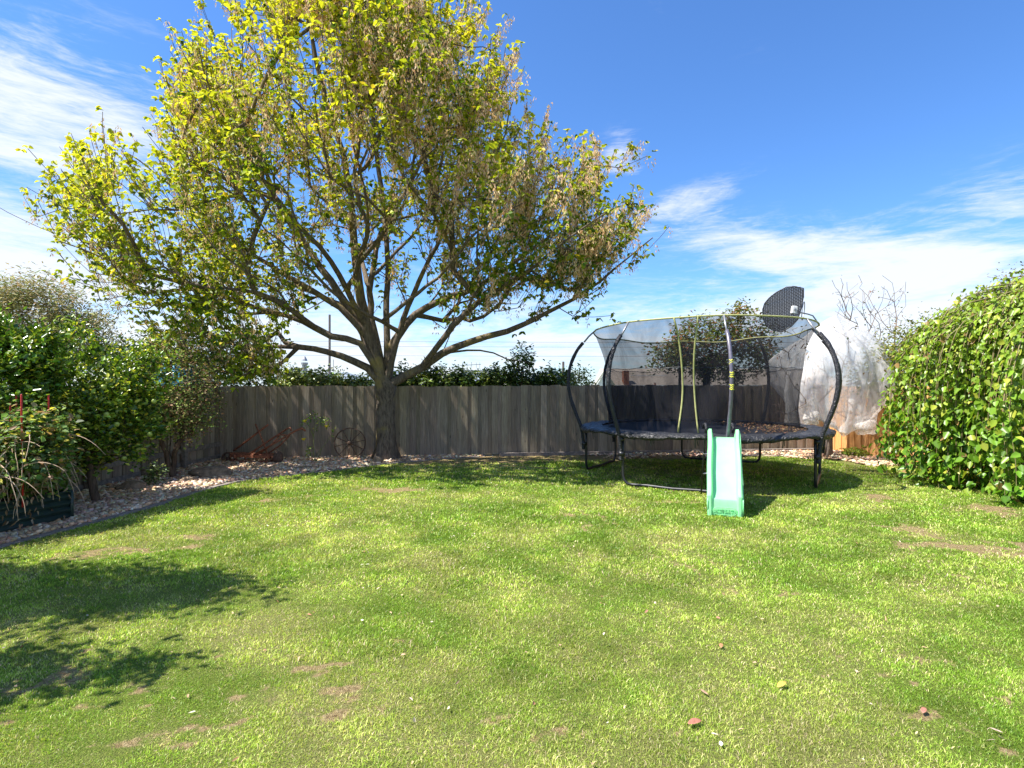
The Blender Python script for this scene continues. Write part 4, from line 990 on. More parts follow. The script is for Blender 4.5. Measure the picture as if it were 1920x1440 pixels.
# ------------------------------------------------------------------ buildings and poles beyond
def house():
    Y = 60; root = thing('house', 'long low house with beige roof and white gable beyond the fence', 'house', (0, 0, 0))
    xl, xr = W(1125, 0, Y).x, W(1480, 0, Y).x + 3; zr = 3.38; ze = 1.55; dep = 5.0
    m = MB(); m.add([(W(1112, 0, Y - dep).x, Y - dep, ze), (xr, Y - dep, ze), (xr, Y, zr), (xl, Y, zr), (xl, Y + dep, ze), (xr, Y + dep, ze)], [(0, 1, 2, 3), (3, 2, 5, 4)]); o = m.build('roof', M_roof1, root)
    md = o.modifiers.new('s', 'SOLIDIFY'); md.thickness = .12
    m = MB(); m.box(((xl + xr) / 2 + .2, Y, (ze - 1.2) / 2 - .1), (xr - xl - .7, 2 * dep - .8, ze + 1.2)); m.build('wall', M_wallw, root)
    # white gable of a front wing, at the left
    gx = W(1131, 0, Y - 7).x; gr = 2.75
    m = MB(); g0, g1 = gx - 1.0, gx + 1.4; yy = Y - 7; m.add([(g0, yy, 1.0), (g1, yy, 1.0), ((g0 + g1) / 2 - .1, yy, gr), (g0, yy + .3, 1.0), (g1, yy + .3, 1.0), ((g0 + g1) / 2 - .1, yy + .3, gr)], [(0, 1, 2), (5, 4, 3), (0, 2, 5, 3), (1, 4, 5, 2)]); m.build('gable', M_wallw, root)
    m = MB(); a = (g0 + g1) / 2 - .1
    m.bar((g0 - .35, yy - .1, .8), (a, yy - .1, gr + .22), .35, .16); m.bar((g1 + .2, yy - .1, .8), (a, yy - .1, gr + .22), .12, .16); m.build('barge_board', M_trimw, root)
    x = W(1172, 0, Y - 3).x; m = MB(); m.box((x - .2, Y - 4.2, 2.2), (.5, 1.0, 1.7)); m.build('chimney', M_brick, root)
    m = MB(); m.box((W(1218, 0, Y - 3).x, Y - 2.5, 2.62), (3.6, .1, .07)); m.build('roof_flashing', M_wallw, root)
    m = MB(); m.box(((xl + xr) / 2, Y - dep - .05, ze + .03), (xr - xl, .14, .16)); m.build('gutter', M_wallw, root)
house()
def cottage(label, x0, x1, yr, ye, Y, mat, hip=True, wall=True):
    root = thing('house', label, 'house', (0, 0, 0)); a = W(x0, ye, Y); b = W(x1, ye, Y); zt = W(0, yr, Y + 2).z; ze = a.z
    m = MB(); d = 5; ins = (b.x - a.x) * (.42 if hip else 0)
    vs = [(a.x, Y, ze), (b.x, Y, ze), (b.x, Y + 2 * d, ze), (a.x, Y + 2 * d, ze), (a.x + ins, Y + d, zt), (b.x - ins, Y + d, zt)]
    m.add(vs, [(0, 1, 5, 4), (1, 2, 5), (2, 3, 4, 5), (3, 0, 4)]); m.build('roof', mat, root)
    m = MB(); m.box(((a.x + b.x) / 2, Y + d, (ze - 1.3) / 2 - .1), (b.x - a.x - .6, 2 * d - .6, ze + 1.3)); m.build('wall', M_wallw, root)
cottage('grey hipped roof peeking over the speckled hedge left of the trunk', 575, 655, 697, 710, 55, M_roof2)
cottage('pale grey gabled roof close against the left side of the tree trunk', 648, 760, 690, 712, 48, M_roof2)
cottage('low white building with blue grey roof between the two dark hedges', 840, 960, 704, 716, 50, M_roof2)
def white_block():
    root = thing('shed', 'white shed roof edge above the pale building between the hedges', 'shed', (0, 0, 0)); a = W(868, 696, 70); b = W(912, 696, 70)
    m = MB(); m.box(((a.x + b.x) / 2, 71, (a.z - 1.2) / 2), (b.x - a.x, 3, a.z + 1.2)); m.build('wall', M_wallw, root)
    m = MB(); m.box(((a.x + b.x) / 2, 70.9, a.z + .06), (b.x - a.x + .3, 3.4, .1)); m.build('roof', M_roof2, root)
white_block()
def vert(name, label, px, ytop, Y, r, cat, extra=None, mat=M_pole):
    p = W(px, ytop, Y); root = thing(name, label, cat, (p.x, p.y, -1.2)); m = MB(); m.tube([(0, 0, 0), (0, 0, p.z + 1.2)], [r, r * .8], 8); m.build('pole' if name != 'flue' else 'pipe', mat, root)
    if extra: extra(root, p.z + 1.2)
    return root
def arm(root, z):
    m = MB(); m.box((0, 0, z - .5), (2.4, .12, .14)); m.build('crossarm', M_pole, root)
vert('power_pole', 'tall thin grey power pole rising left of the tree trunk', 618, 590, 62, .15, 'pole')
vert('power_pole', 'short dark post top standing above the hedge left of the trampoline', 1056, 678, 60, .16, 'pole')
def cap(root, z):
    m = MB(); m.tube([(0, 0, z + .02), (0, 0, z + .2)], [.30, .30], 10); m.tube([(0, 0, z + .35), (0, 0, z + .5), (0, 0, z + .75)], [.26, .2, .06], 10); m.build('cap', M_galv, root)
vert('flue', 'grey metal chimney flue above the speckled hedge', 571, 684, 50, .28, 'flue', cap, M_galv)
def yagi(root, z):
    m = MB(); m.bar((-.2, 0, z - .15), (1.6, 0, z - .05), .04, .04)
    for x in (0, .4, .8, 1.2, 1.5): m.bar((x, 0, z - .35), (x, 0, z + .12), .025, .025)
    m.build('aerial', M_wire, root)
vert('antenna', 'thin television antenna above the pale building', 867, 682, 49, .03, 'antenna', yagi, M_wire)
vert('antenna', 'slender mast just right of the tall power pole', 625, 674, 49, .03, 'antenna', None, M_wire)
def wires():
    for k, (y0, y1, lb) in enumerate(((640, 646, 'uppermost of the thin power lines crossing the pale sky'), (650, 655, 'power line second from the top crossing the pale sky'), (668, 672, 'lowest thin power line crossing the pale sky'))):
        Y = 55 + k * 2; a = W(-900, y0 - 14, Y); b = W(2300, y1 - 6, Y + 6); m = MB(); pts = []
        for i in range(41): t = i / 40; p = a.lerp(b, t); p.z -= 1.6 * 4 * t * (1 - t) * .25; pts.append(p)
        m.tube(pts, .015, 4); o = m.build('power_line', M_wire); tag(o, lb, 'power line', 'power lines across the sky')
wires()
def tarp():
    c = W(332, 705, 13.4); root = thing('tarpaulin', 'bright blue tarpaulin glimpsed between shrubs over the left fence', 'tarpaulin', (c.x, c.y, 0)); m = MB(); vs = []; n = 14
    for j in range(n + 1):
        for i in range(n + 1):
            u, v = i / n * 2 - 1, j / n * 2 - 1; h = 2.18 - .16 * u * u - .12 * v * v + .04 * math.sin(7 * u + 3 * v) + .03 * math.sin(11 * v)
            if abs(u) > .8 or abs(v) > .8: h -= 1.2 * max(abs(u) - .8, abs(v) - .8) / .2 * .7
            vs.append((u * .5, v * .35, h))
    m.add(vs, [(j * (n + 1) + i, j * (n + 1) + i + 1, (j + 1) * (n + 1) + i + 1, (j + 1) * (n + 1) + i) for j in range(n) for i in range(n)]); m.build('sheet', M_blue, root, smooth=True)
    m = MB()
    for x in (-.4, .4):
        for y in (-.28, .28): m.tube([(x, y, -.6), (x, y, 1.95)], .03, 6)
    m.build('frame', M_galv, root)
tarp()

# ------------------------------------------------------------------ trampoline
TC = Vector((3.5, 10.6, 0)); R = 2.1
ANG = {k: math.radians(a) for k, a in zip('ABCDEFGH', (172, 217, 262, 307, 352, 37, 82, 127))}
def pol(a, r, z): return Vector((math.cos(a) * r, math.sin(a) * r, z))
def tilt(a): return .05 * -math.sin(a)          # the rim stands a touch higher at the front
def trampoline():
    root = thing('trampoline', 'round black trampoline with curved poles, dark safety net and lime top rim', 'trampoline', TC)
    for p, q in (('B', 'C'), ('D', 'E'), ('F', 'G'), ('H', 'A')):
        a, b = ANG[p], ANG[q]; m = MB(); A0, A1 = pol(a, R, .86), pol(a, R, .18); B0, B1 = pol(b, R, .86), pol(b, R, .18); pts = [A0, A0.lerp(A1, .5), A1]
        ga, gb = pol(a, R, .03), pol(b, R, .03); d = (gb - ga).normalized()
        pts += [pol(a, R, .10) + d * .02, ga + d * .07 + Vector((0, 0, .012)), ga + d * .16]
        for t in (.25, .5, .75): pts.append(ga.lerp(gb, t) + Vector((0, 0, .008 * math.sin(9 * t))))
        pts += [gb - d * .16, gb - d * .07 + Vector((0, 0, .012)), pol(b, R, .10) - d * .02, B1, B0.lerp(B1, .5), B0]
        m.tube(pts, .024, 10); m.build('leg_frame', M_black, root, smooth=True)
    m = MB(); m.tube([pol(i / 64 * 2 * math.pi, R, .845) for i in range(64)], .024, 8, closed=True); m.build('rim_frame', M_black, root, smooth=True)
    # poles
    prof = [(2.15, .42), (2.16, .62), (2.20, .86), (2.30, 1.12), (2.40, 1.42), (2.44, 1.72), (2.40, 2.02), (2.28, 2.30), (2.14, 2.48)]
    for k, a in ANG.items():
        m = MB(); pts = []; rad = []
        for i in range(len(prof) - 1):
            for j in range(6):
                t = j / 6; p0 = prof[max(i - 1, 0)]; p1 = prof[i]; p2 = prof[i + 1]; p3 = prof[min(i + 2, len(prof) - 1)]
                f = lambda a_, b_, c_, d_: .5 * (2 * b_ + (c_ - a_) * t + (2 * a_ - 5 * b_ + 4 * c_ - d_) * t * t + (-a_ + 3 * b_ - 3 * c_ + d_) * t ** 3)
                pts.append(pol(a, f(p0[0], p1[0], p2[0], p3[0]), f(p0[1], p1[1], p2[1], p3[1]))); rad.append((.033 if k not in 'CDE' else (.028 if k == 'C' else .037)) * (1 + random.uniform(-.09, .09)))
        o = m; m.tube(pts, rad, 10); pl = m.build('pole', M_foam if k != 'C' else M_silver, root, smooth=True)
        m = MB(); m.tube([pol(a, 2.14, 2.47), pol(a, 2.05, 2.58), pol(a, 1.97, 2.66 + tilt(a))], .016, 8); m.build('pole_tip', M_galv, pl, smooth=True)
        m = MB(); c = pol(a, 2.14, .62)
        m.tube([pol(a, 2.135, .50), pol(a, 2.135, .56)], .055, 10); m.build('clamp', M_black, pl, smooth=True); m = MB(); m.tube([pol(a, 2.14, .74), pol(a, 2.14, .79)], .055, 10); m.build('clamp', M_black, pl, smooth=True)
        if k == 'C':
            for z, rr_ in ((1.62, 2.435), (1.80, 2.44), (1.98, 2.405)):
                # three printed yellow marks wrapped on the sleeve
                mm = MB()
                for dz, w in ((.03, .05), (0, .034), (-.03, .05)):
                    pts = [pol(a, rr_, z + dz) + Vector((math.cos(a + t) * .0325, math.sin(a + t) * .0325, .008 * math.sin(t * 5))) for t in np.linspace(-1.1, 1.1, 9) * (w / .05)]
                    mm.tube(pts, .006, 5)
                mm.build('yellow_print', M_yellow, pl)
    # top rim
    m = MB(); n = 96
    def rz(a):
        s_ = sorted(min(abs((a - b + math.pi) % (2 * math.pi) - math.pi) for b in ANG.values()) for _ in (0,))[0]
        return 2.665 + tilt(a) - .045 * math.sin(s_ * 4) ** 2 * (1 if math.sin(a) > 0 else .15)
    m.tube([pol(i / n * 2 * math.pi, 1.96, rz(i / n * 2 * math.pi)) for i in range(n)], .014, 6, closed=True); m.build('top_rim', M_lime, root, smooth=True)
    # safety net
    vs = []; nu, nv = 160, 36; m = MB()
    def netr(a, v):
        da = min(abs((a - b + math.pi) % (2 * math.pi) - math.pi) for b in ANG.values()) / (math.pi / 8)   # 0 at a pole .. 1 between
        r = 1.955 - .24 * math.sin(v ** .8 * math.pi * .62) - .05 * v - .05 * (1 - (1 - da) ** 2) * math.sin(v * math.pi)
        return r + .018 * math.sin(a * 23 + v * 5) * v * (1 if .05 < v < .95 else 0) + .03 * math.sin(a * 7 + 9 * v) * math.sin(v * math.pi)
    for j in range(nv + 1):
        v = j / nv
        for i in range(nu): a = 2 * math.pi * i / nu; z = rz(a) * (1 - v) + .88 * v; vs.append(pol(a, netr(a, v), z))
    m.add(vs, [(j * nu + i, j * nu + (i + 1) % nu, (j + 1) * nu + (i + 1) % nu, (j + 1) * nu + i) for j in range(nv) for i in range(nu)])
    m.build('safety_net', M_net, root, smooth=True)
    m = MB(); m.tube([pol(i / 96 * 2 * math.pi, netr(i / 96 * 2 * math.pi, .42) + .002, 1.93 + .01 * math.sin(i)) for i in range(96)], .005, 4, closed=True); m.build('net_seam', M_black, root)
    # lime trims of the entrance
    for a0, sgn in ((math.radians(240.5), -1), (math.radians(251), 1)):
        m = MB(); pts = []
        for j in range(15):
            v = j / 14; a = a0 + sgn * -.04 * math.sin(v * math.pi) * 1.0; z = (rz(a) * (1 - v) + .89 * v); pts.append(pol(a, netr(a, v) + .012, z))
        m.tube(pts, .015, 5); m.build('entrance_trim', M_lime, root, smooth=True)
    # jump mat
    m = MB(); vs = [Vector((0, 0, .845))]; nn = 48
    for r_, z in ((.6, .846), (1.2, .85), (1.84, .86)): vs += [pol(2 * math.pi * i / nn, r_, z) for i in range(nn)]
    fs = [(0, 1 + i, 1 + (i + 1) % nn) for i in range(nn)]
    for k in range(2): fs += [(1 + k * nn + i, 1 + (k + 1) * nn + i, 1 + (k + 1) * nn + (i + 1) % nn, 1 + k * nn + (i + 1) % nn) for i in range(nn)]
    m.add(vs, fs); m.build('jump_mat', M_mat, root, smooth=True)
    # vinyl pad, wrinkled and drooping outside
    m = MB(); nu = 240; rows = 12; vs = []
    for j in range(rows + 1):
        t = j / rows
        for i in range(nu):
            a = 2 * math.pi * i / nu; s1 = math.sin(a * 8 + 1.2); s2 = math.sin(a * 31 + 4 * t) + .6 * math.sin(a * 57 + 2)
            if t < .6: r_ = 1.80 + (2.16 - 1.80) * t / .6; z = .89 + .012 * math.sin(t * 5) + .006 * s2
            else: q = (t - .6) / .4; r_ = 2.16 + .05 * math.sin(q * math.pi * .9) + .012 * s2 * q; z = .89 - .085 * q * (1 + .28 * s1) + .008 * s2
            vs.append(pol(a, r_, z))
    m.add(vs, [(j * nu + i, (j + 1) * nu + i, (j + 1) * nu + (i + 1) % nu, j * nu + (i + 1) % nu) for j in range(rows) for i in range(nu)]); m.build('safety_pad', M_pad, root, smooth=True)
    for ad in (176, 196, 232, 250, 285, 330, 345, 40, 85):
        a = math.radians(ad); m = MB(); m.bar(pol(a, 2.17, .84), pol(a, 2.15, .70), .02, .004); m.bar(pol(a + .012, 2.17, .83), pol(a + .02, 2.14, .73), .012, .004); m.build('strap', M_black, root)
    # fallen leaves on the mat
    n = 620; a = RNG.normal(.1, .7, n); r_ = 1.78 * np.sqrt(RNG.uniform(.25, 1, n)); P = np.stack([np.cos(a) * r_, np.sin(a) * r_, .865 + RNG.uniform(0, .02, n)], 1); P = P[(P[:, 0] > .1)]; n = len(P)
    o = leaves('leaf_litter', P + np.array([TC.x, TC.y, 0]), RNG.normal(0, 1, (n, 3)) * np.array([1, 1, .2]), np.array([0, 0, 1.]) + RNG.normal(0, .3, (n, 3)), RNG.uniform(.03, .06, n), RNG.uniform(.02, .035, n), pick([(.40, .24, .13), (.28, .15, .08), (.5, .34, .2)], [2, 1, 1], n), M_dry)
    tag(o, 'brown fallen leaves gathered on the right side of the trampoline mat', 'leaf litter', kind='stuff')
trampoline()

def hoop():
    Y = 10.35; c = W(1476, 580, Y); root = thing('basketball_hoop', 'black lattice basketball backboard with hoop hanging skewed above the trampoline rim', 'basketball hoop', c)
    out = [(1475, 538), (1487, 538.5), (1499, 543), (1499, 558), (1496, 580), (1491, 600), (1482, 612), (1468, 622), (1455, 618), (1446, 610), (1441, 596), (1440, 578), (1443, 566), (1450, 556), (1461, 546)]
    # outline in the board's own plane; the board is turned 35 degrees so its own width is larger than it looks
    yaw = math.radians(-32); cy_, sy_ = math.cos(yaw), math.sin(yaw)
    P2 = [((x - 1476) / F * Y / cy_, (580 - y) / F * Y) for x, y in out]
    T = lambda u, v, w=0: Vector((u * cy_ - w * sy_, u * sy_ + w * cy_, v))
    m = MB(); cs = .034; skew = .25
    for i in range(-22, 23):
        for j in range(-20, 21):
            u0, v0 = i * cs * .85, j * cs * .8 + i * cs * .85 * skew
            if not in_poly(u0 * 1000, v0 * 1000, [(a * 1000, b * 1000) for a, b in P2]): continue
            w, h = cs * .85 / 2, cs * .8 / 2; hw, hh = w * (.56 if (i + j) % 2 else .30), h * (.22 if (i + j) % 2 else .30)
            for s_, t_ in ((-.006, 1), (.006, -1)):
                o = [T(u0 - w, v0 - h - w * skew, s_), T(u0 + w, v0 - h + w * skew, s_), T(u0 + w, v0 + h + w * skew, s_), T(u0 - w, v0 + h - w * skew, s_)]
                q = [T(u0 - hw, v0 - hh, s_), T(u0 + hw, v0 - hh, s_), T(u0 + hw, v0 + hh, s_), T(u0 - hw, v0 + hh, s_)]
                fs = [(0, 1, 5, 4), (1, 2, 6, 5), (2, 3, 7, 6), (3, 0, 4, 7)]
                m.add(o + q, fs if t_ > 0 else [f[::-1] for f in fs])
    m.build('backboard', M_black, root)
    m = MB(); m.tube([T(a, b) for a, b in P2], .011, 6, closed=True); m.build('board_rim', M_black, root, smooth=True)
    k = W(1486, 582, Y) - c; m = MB(); m.box(k + Vector((0, -.06, 0)), (.10, .07, .14), Matrix.Rotation(.15, 3, 'Y')); b = m.build('bracket', M_white, root, bevel=.012)
    m = MB(); m.tube([k + Vector((.0, -.1, 0)), k + Vector((0, -.115, 0))], .025, 8); m.build('bolt', M_galv, b)
    m = MB(); rc = W(1506, 583, Y) - c
    m.tube([rc + Vector((.085 * math.cos(t) + .02 * math.sin(t), .13 * math.cos(t), .165 * math.sin(t))) for t in np.linspace(0, 2 * math.pi, 33)[:-1]], .008, 6, closed=True); m.build('hoop_ring', M_galv, root, smooth=True)
    m = MB(); m.tube([k + Vector((.03, -.05, 0))] + [W(x, y, Y - .05) - c for x, y in ((1500, 586), (1515, 589), (1524, 592), (1530, 600), (1537, 611))], .012, 6); m.build('arm', M_galv, root, smooth=True)
hoop()

def slide():
    lo = G(1359, 968); a = math.atan2(1.17, .42); Lx = 1.22
    root = thing('slide', 'pale mint green plastic slide running down from the trampoline to the lawn', 'slide', (lo.x, lo.y, 0), a)   # local +x climbs to the trampoline
    prof = [(0, .0), (.005, .08), (.01, .17), (.03, .197), (.08, .215), (.2, .285), (.35, .385), (.5, .485), (.65, .585), (.8, .68), (.95, .775), (1.05, .83), (1.12, .86), (1.2, .872), (1.27, .872)]
    w0 = .192; m = MB(); vs = []; sec = None
    for i, (x, z) in enumerate(prof):
        lip = i <= 2; wv = 1 + .02 * math.sin(i * 1.1); ww = w0 * wv
        wall = .105 if not lip else .0
        if i == 3: wall = .05
        if i == 4: wall = .08
        if i >= len(prof) - 2: wall = .13
        if lip:
            row = [(x, -ww - .012, z), (x, -ww - .01, z), (x - .012, -ww + .01, z), (x - .014, -ww + .028, z), (x + .012, -ww + .045, z), (x + .012, ww - .045, z), (x - .014, ww - .028, z), (x - .012, ww - .01, z), (x, ww + .01, z), (x, ww + .012, z)]
        else:
            nx = -.64 * wall; up = wall
            sk = -.10 if i > 4 else -(z - .0) * (.45 if i < 5 else 1)
            row = [(x + .06, -ww - .014, z + sk), (x + nx * .8, -ww - .012, z + up * .85), (x + nx, -ww, z + up), (x + nx, -ww + .022, z + up), (x, -ww + .045, z + .004), (x, ww - .045, z + .004), (x + nx, ww - .022, z + up), (x + nx, ww, z + up), (x + nx * .8, ww + .012, z + up * .85), (x + .06, ww + .014, z + sk)]
        vs += row
    n = 10; fs = []
    for i in range(len(prof) - 1):
        for k in range(n - 1): fs.append((i * n + k, i * n + k + 1, (i + 1) * n + k + 1, (i + 1) * n + k))
    m.add(vs, fs); o = m.build('chute', M_slide, root); 
    md = o.modifiers.new('s', 'SOLIDIFY'); md.thickness = .012; md.offset = -1
    md = o.modifiers.new('b', 'BEVEL'); md.width = .012; md.segments = 3; md.limit_method = 'ANGLE'; md.angle_limit = math.radians(25)
    o.data.polygons.foreach_set('use_smooth', [True] * len(o.data.polygons))
    # outer side skirts
    for s_ in (-1, 1):
        m = MB(); top = []; bot = []
        for i, (x, z) in enumerate(prof[1:]):
            wz = z + (.10 if i > 3 else 0.02); top.append((x - .03, s_ * (w0 + .018), wz)); bot.append((x + (.07 if i > 3 else .02), s_ * (w0 + .022), max(0, z - (.13 if i > 3 else .2) - .012 * math.sin(i * 1.6))))
        v = top + bot; k = len(top); m.add(v, [(i, i + 1, k + i + 1, k + i) for i in range(k - 1)]); q = m.build('side_skirt', M_slide, root, smooth=True)
        md = q.modifiers.new('s', 'SOLIDIFY'); md.thickness = .012
    for yy in (-.13, .13):
        m = MB(); m.tube([(1.235, yy, .872), (1.235, yy, .884)], .013, 10); m.build('bolt', M_galv, root, smooth=True)
    for yy in (-.09, 0, .09):
        m = MB(); m.tube([(.36 + k * .1, yy, .396 + k * .0665) for k in range(7)], .0035, 5); m.build('moulded_rib', M_slide, root, smooth=True)
    # embossed label panel on the lip
    m = MB(); P = []
    for t in np.linspace(0, 2 * math.pi, 29)[:-1]:
        cc_, ss = math.cos(t), math.sin(t); P.append((-.009, math.copysign(abs(cc_) ** .35, cc_) * .135, .065 + math.copysign(abs(ss) ** .5, ss) * .045))
    m.tube(P, .004, 5, closed=True); m.build('embossed_border', M_slide, root, smooth=True)
    cu = bpy.data.curves.new('embossed_lettering', 'FONT'); cu.body = 'OUTBACK'; cu.size = .062; cu.extrude = .004; cu.align_x = 'CENTER'; cu.align_y = 'CENTER'
    t = bpy.data.objects.new('embossed_lettering', cu); COL.objects.link(t); t.location = (0, 0, 0)
    dg = bpy.context.evaluated_depsgraph_get(); dg.update(); me = bpy.data.meshes.new_from_object(t.evaluated_get(dg)); bpy.data.objects.remove(t)
    me.transform(Matrix.Translation((-.008, 0, .066)) @ Matrix.Rotation(math.radians(-90), 4, 'Z') @ Matrix.Rotation(math.radians(90), 4, 'X'))
    me.materials.clear(); me.materials.append(M_slide); t = bpy.data.objects.new('embossed_lettering', me); COL.objects.link(t); t.parent = root
slide()

def ladder():
    a = Vector((2.86, 8.60, 0)); root = thing('ladder', 'slim metal ladder leaning on the trampoline behind the slide', 'ladder', a)
    for x in (0, .40):
        m = MB(); m.tube([(x, 0, 0), (x + .03, -.10, .88), (x + .035, -.115, .98)], .014, 8); m.build('rail', M_black, root, smooth=True)
        m = MB(); m.tube([(x + .035, -.115, .94), (x + .035, -.13, 1.02), (x + .035, -.10, 1.07), (x + .035, -.03, 1.06), (x + .035, 0, 1.0)], .02, 8); m.build('hook', M_foam, root, smooth=True)
    for z in (.32, .62): m = MB(); y = -.115 * z; m.tube([(.01, y, z), (.43, y, z)], .014, 8); m.build('rung', M_galv, root, smooth=True)
ladder()

# ------------------------------------------------------------------ old iron in the bed
def plough():
    Y = 12.0; o = W(475, 870, Y); o.z = 0; root = thing('plough', 'rusty antique hand plough with long handles against the fence', 'plough', o)
    q = lambda px, py, dy=0: W(px, py, Y + dy) - o
    def t(name, pts, r, n=7, mat=M_rust): m = MB(); m.tube(pts, r, n); return m.build(name, mat, root, smooth=True)
    h = t('handle', [q(438, 845, .2), q(470, 821, .2), q(492, 804, .2), q(503, 796, .2)], .022)
    h = t('handle', [q(462, 855), q(500, 829, .05), q(538, 804, .1), q(545, 802, .1), q(546, 808, .1)], .02)
    h = t('handle', [q(476, 853, -.1), q(520, 828, -.15), q(555, 807, -.2), q(566, 803, -.2), q(573, 808, -.2)], [.018, .018, .02, .028, .024])
    t('strut', [q(479, 795, .15), q(490, 820, .1), q(502, 853, .0)], .018); t('strut', [q(503, 850), q(524, 836), q(543, 817, -.1)], .016); t('strut', [q(488, 850), q(508, 834), q(522, 820)], .016)
    t('brace', [q(520, 821), q(524, 815), q(538, 816)], .016)
    m = MB()
    m.bar(q(432, 853, .1), q(524, 856, -.1), .05, .09); m.bar(q(430, 850, .25), q(524, 852, .2), .05, .05); m.bar(q(450, 855, -.12), q(505, 857, -.22), .04, .05); m.bar(q(436, 852, .3), q(440, 856, -.2), .04, .05); m.bar(q(505, 852, .3), q(510, 857, -.2), .04, .05)
    m.build('frame', M_rust, root, bevel=.004)
    for x, y in ((458, -.1), (497, -.15), (517, 0), (440, .1)):
        m = MB(); m.tube([q(x, 856, y), q(x + 4, 862, y), q(x + 2, 870, y), q(x - 3, 875, y)], [.02, .018, .018, .016], 7); p = q(x - 3, 875, y); p.z = max(p.z, .03)
        m.blob(p + Vector((-.02, -.01, .02)), (.07, .05, .025), x, .15, 10, 6); m.build('tine', M_rust, root, smooth=True)
    m = MB(); m.blob(q(520, 858, -.1), (.13, .10, .12), 4, .15, 14, 8); m.build('mouldboard', M_rustdark, root, smooth=True)
    c = q(428, 860, .1); m = MB(); m.tube([c + Vector((math.cos(a) * .13, 0, math.sin(a) * .13)) for a in np.linspace(0, 6.283, 25)[:-1]], .02, 6, closed=True); m.tube([c + Vector((0, -.05, 0)), c + Vector((0, .05, 0))], .03, 8)
    for k in range(5): a = k * 1.2566; m.tube([c, c + Vector((math.cos(a) * .13, 0, math.sin(a) * .13))], .009, 5)
    m.build('wheel', M_rustdark, root, smooth=True)
plough()
def iron_wheel():
    c = W(656, 831, 12.62); root = thing('iron_wheel', 'rusty spoked iron wheel leaning on the fence beside the trunk', 'wheel', (c.x, c.y, c.z), math.atan2(FD[1], FD[0])); r = .345
    til = Matrix.Rotation(math.radians(-9), 3, 'X')
    m = MB(); pr = []
    for i in range(64):
        a = i / 64 * 2 * math.pi
        for w, rr_ in ((-.03, r), (.03, r), (.03, r - .022), (-.03, r - .022)): pr.append(til @ Vector((math.cos(a) * rr_, w, math.sin(a) * rr_)))
    m.add(pr, [(i * 4 + k, i * 4 + (k + 1) % 4, ((i + 1) % 64) * 4 + (k + 1) % 4, ((i + 1) % 64) * 4 + k) for i in range(64) for k in range(4)]); m.build('rim', M_rustdark, root)
    m = MB(); m.tube([til @ Vector((0, -.07, 0)), til @ Vector((0, .05, 0))], .045, 12); m.tube([til @ Vector((0, -.09, 0)), til @ Vector((0, -.07, 0))], .028, 10); m.build('hub', M_rustdark, root, smooth=True)
    for k in range(10):
        a = k / 10 * 2 * math.pi + .2; m = MB(); m.tube([til @ Vector((0, (-.03 if k % 2 else .02), 0)), til @ Vector((math.cos(a) * (r - .01), 0, math.sin(a) * (r - .01)))], .009, 6); m.build('spoke', M_rustdark, root, smooth=True)
iron_wheel()
def rocks():
    L = [(396, 892, 10.2, (.33, .22, .13), 'flat brown rock in the pebbles below the plough'), (247, 925, 8.9, (.24, .17, .09), 'brown rock in the pebbles beside the citrus trunk'), (280, 890, 10.2, (.22, .18, .1), 'dark rock half shaded behind the citrus near the left fence'),
         (352, 903, 9.7, (.15, .12, .06), 'small dark rock beside the flat brown rock'), (708, 868, 11.9, (.12, .1, .1), 'rounded rock at the foot of the maple trunk'), (762, 863, 12.2, (.11, .08, .06), 'small reddish stone just right of the maple trunk'), (573, 883, 11.1, (.28, .12, .045), 'flat reddish stone lying below the rose bush')]
    for i, (px, py, Y, r, lb) in enumerate(L):
        p = W(px, py, Y); m = MB(); m.blob((0, 0, r[2] * .55), r, i + 3, .16, 18, 12); o = m.build('rock', M_rock, smooth=True); o.location = (p.x, Y, 0); tag(o, lb, 'rock')
rocks()
def post_stub():
    p = G(1553, 856); m = MB(); m.tube([(0, 0, 0), (0, 0, .35), (.01, 0, .62)], [.10, .095, .09], 12); o = m.build('stump_post', M_pole, smooth=True); o.location = (p.x, p.y, 0); tag(o, 'short round grey timber post in the back right corner', 'post')
post_stub()
bush('weed', 'low bright green weed in the pebbles near the right corner', 'weed', (7.85, 13.0), [(7.85, 13.0, .09, .28, .18, .08)], 30, 12, .07, [(.2, .3, .04), (.3, .36, .06)], [1, 1], M_leaf, stems=False, spread=.05)
bush('seedling', 'little green seedling in the pebbles between the rocks', 'weed', (G(292, 912).x, 9.25), [(G(292, 912).x, 9.25, .18, .15, .12, .14)], 22, 10, .06, [(.08, .14, .04), (.2, .26, .1)], [1, 1], M_gloss, stems=True, spread=.04, trunk_r=.008)

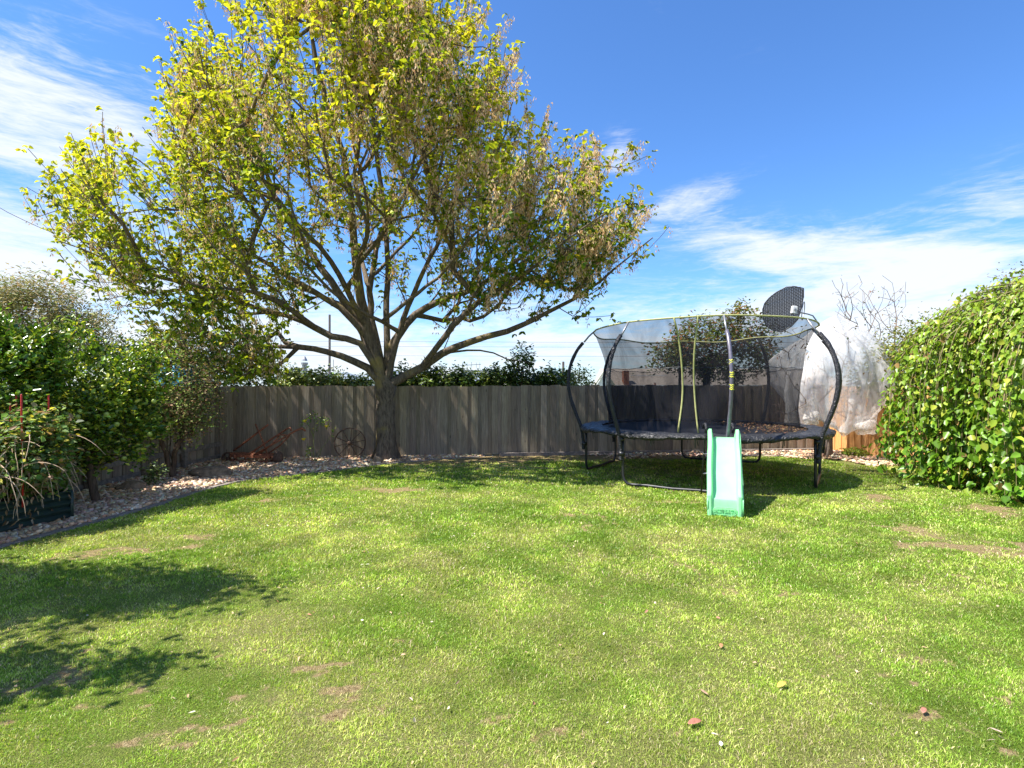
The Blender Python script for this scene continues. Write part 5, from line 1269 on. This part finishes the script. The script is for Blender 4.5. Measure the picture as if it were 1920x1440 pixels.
# fallen leaves on the grass
def fallen():
    L = [(1466, 1292, (.62, .40, .08), .5, 'curled yellow orange leaf on the near lawn'), (1303, 1364, (.36, .15, .10), .1, 'broad reddish brown leaf lying nearest the camera'), (1352, 1217, (.42, .22, .10), 1.2, 'small brown leaf in the middle of the near lawn'), (1320, 1305, (.50, .30, .2), 2.2, 'narrow pinkish leaf left of the yellow leaf'),
         (1732, 1340, (.42, .17, .12), .8, 'small red leaf above the bare patch at the near right'), (1868, 1378, (.60, .45, .33), 2.6, 'pale dry leaf at the lower right of the lawn')]
    for i, (px, py, c, a, lb) in enumerate(L):
        g = G(px, py); m = MB(); vs = []; n = 7; s_ = .042 if i < 2 else .03
        for j in range(n):
            t = j / (n - 1); w = s_ * .42 * math.sin(math.pi * min(1, t * .92 + .06)) ** .8 * (1.25 if i == 1 else (.6 if i in (3, 5) else 1)); z = .018 + s_ * .3 * t * t
            vs += [(s_ * (t - .5) * 1.6, -w, z + w * .55), (s_ * (t - .5) * 1.6, 0, z), (s_ * (t - .5) * 1.6, w, z + w * .55)]
        m.add(vs, [f for j in range(n - 1) for f in ((3 * j, 3 * j + 1, 3 * j + 4, 3 * j + 3), (3 * j + 1, 3 * j + 2, 3 * j + 5, 3 * j + 4))]); m.tube([(s_ * .8, 0, .018 + s_ * .3), (s_ * 1.15, .006, .018)], .0012, 4)
        o = m.build('fallen_leaf', simple('leaf_' + str(i), c, .6, .25, 60), smooth=True); o.location = (g.x, g.y, 0); o.rotation_euler = (0, 0, a); md = o.modifiers.new('s', 'SOLIDIFY'); md.thickness = .0008
        tag(o, lb, 'leaf')
fallen()

def litter():
    n = 420; y = RNG.uniform(2.4, 11.5, n); x = RNG.uniform(-.95, .95, n) * y; k = (x > edge_x(y) + .1) & (x < 6.6); x, y = x[k], y[k]; n = len(x)
    P = np.stack([x, y, RNG.uniform(.012, .03, n)], 1)
    o = leaves('leaf_litter', P, RNG.normal(0, 1, (n, 3)) * np.array([1, 1, .25]), np.array([0, 0, 1.]) + RNG.normal(0, .35, (n, 3)), RNG.uniform(.014, .04, n), RNG.uniform(.006, .02, n), pick([(.58, .40, .25), (.75, .65, .5), (.38, .2, .12), (.66, .52, .3)], [2, 2, 1, 2], n), M_dry)
    tag(o, 'tiny dry leaf scraps and straw scattered over the lawn', 'leaf litter', kind='stuff')
    n = 5200; x = RNG.uniform(-6.7, -.8, n); y = RNG.uniform(5.2, 13.0, n); k = (x < edge_x(y) - .02) & (fdist(x, y) > .05) & (RNG.random(n) < fnoise(x * 1.5, y * 1.5, 81, 3) * 1.3 - .1); x, y = x[k], y[k]; n = len(x)
    P = np.stack([x, y, RNG.uniform(.03, .06, n)], 1)
    o = leaves('leaf_litter', P, RNG.normal(0, 1, (n, 3)) * np.array([1, 1, .3]), np.array([0, 0, 1.]) + RNG.normal(0, .4, (n, 3)), RNG.uniform(.03, .06, n), RNG.uniform(.015, .03, n), pick([(.50, .31, .17), (.62, .44, .26), (.28, .15, .08)], [2, 2, 1.5], n), M_dry)
    tag(o, 'brown dry leaves caught among the pebbles of the garden bed', 'leaf litter', kind='stuff')
litter()
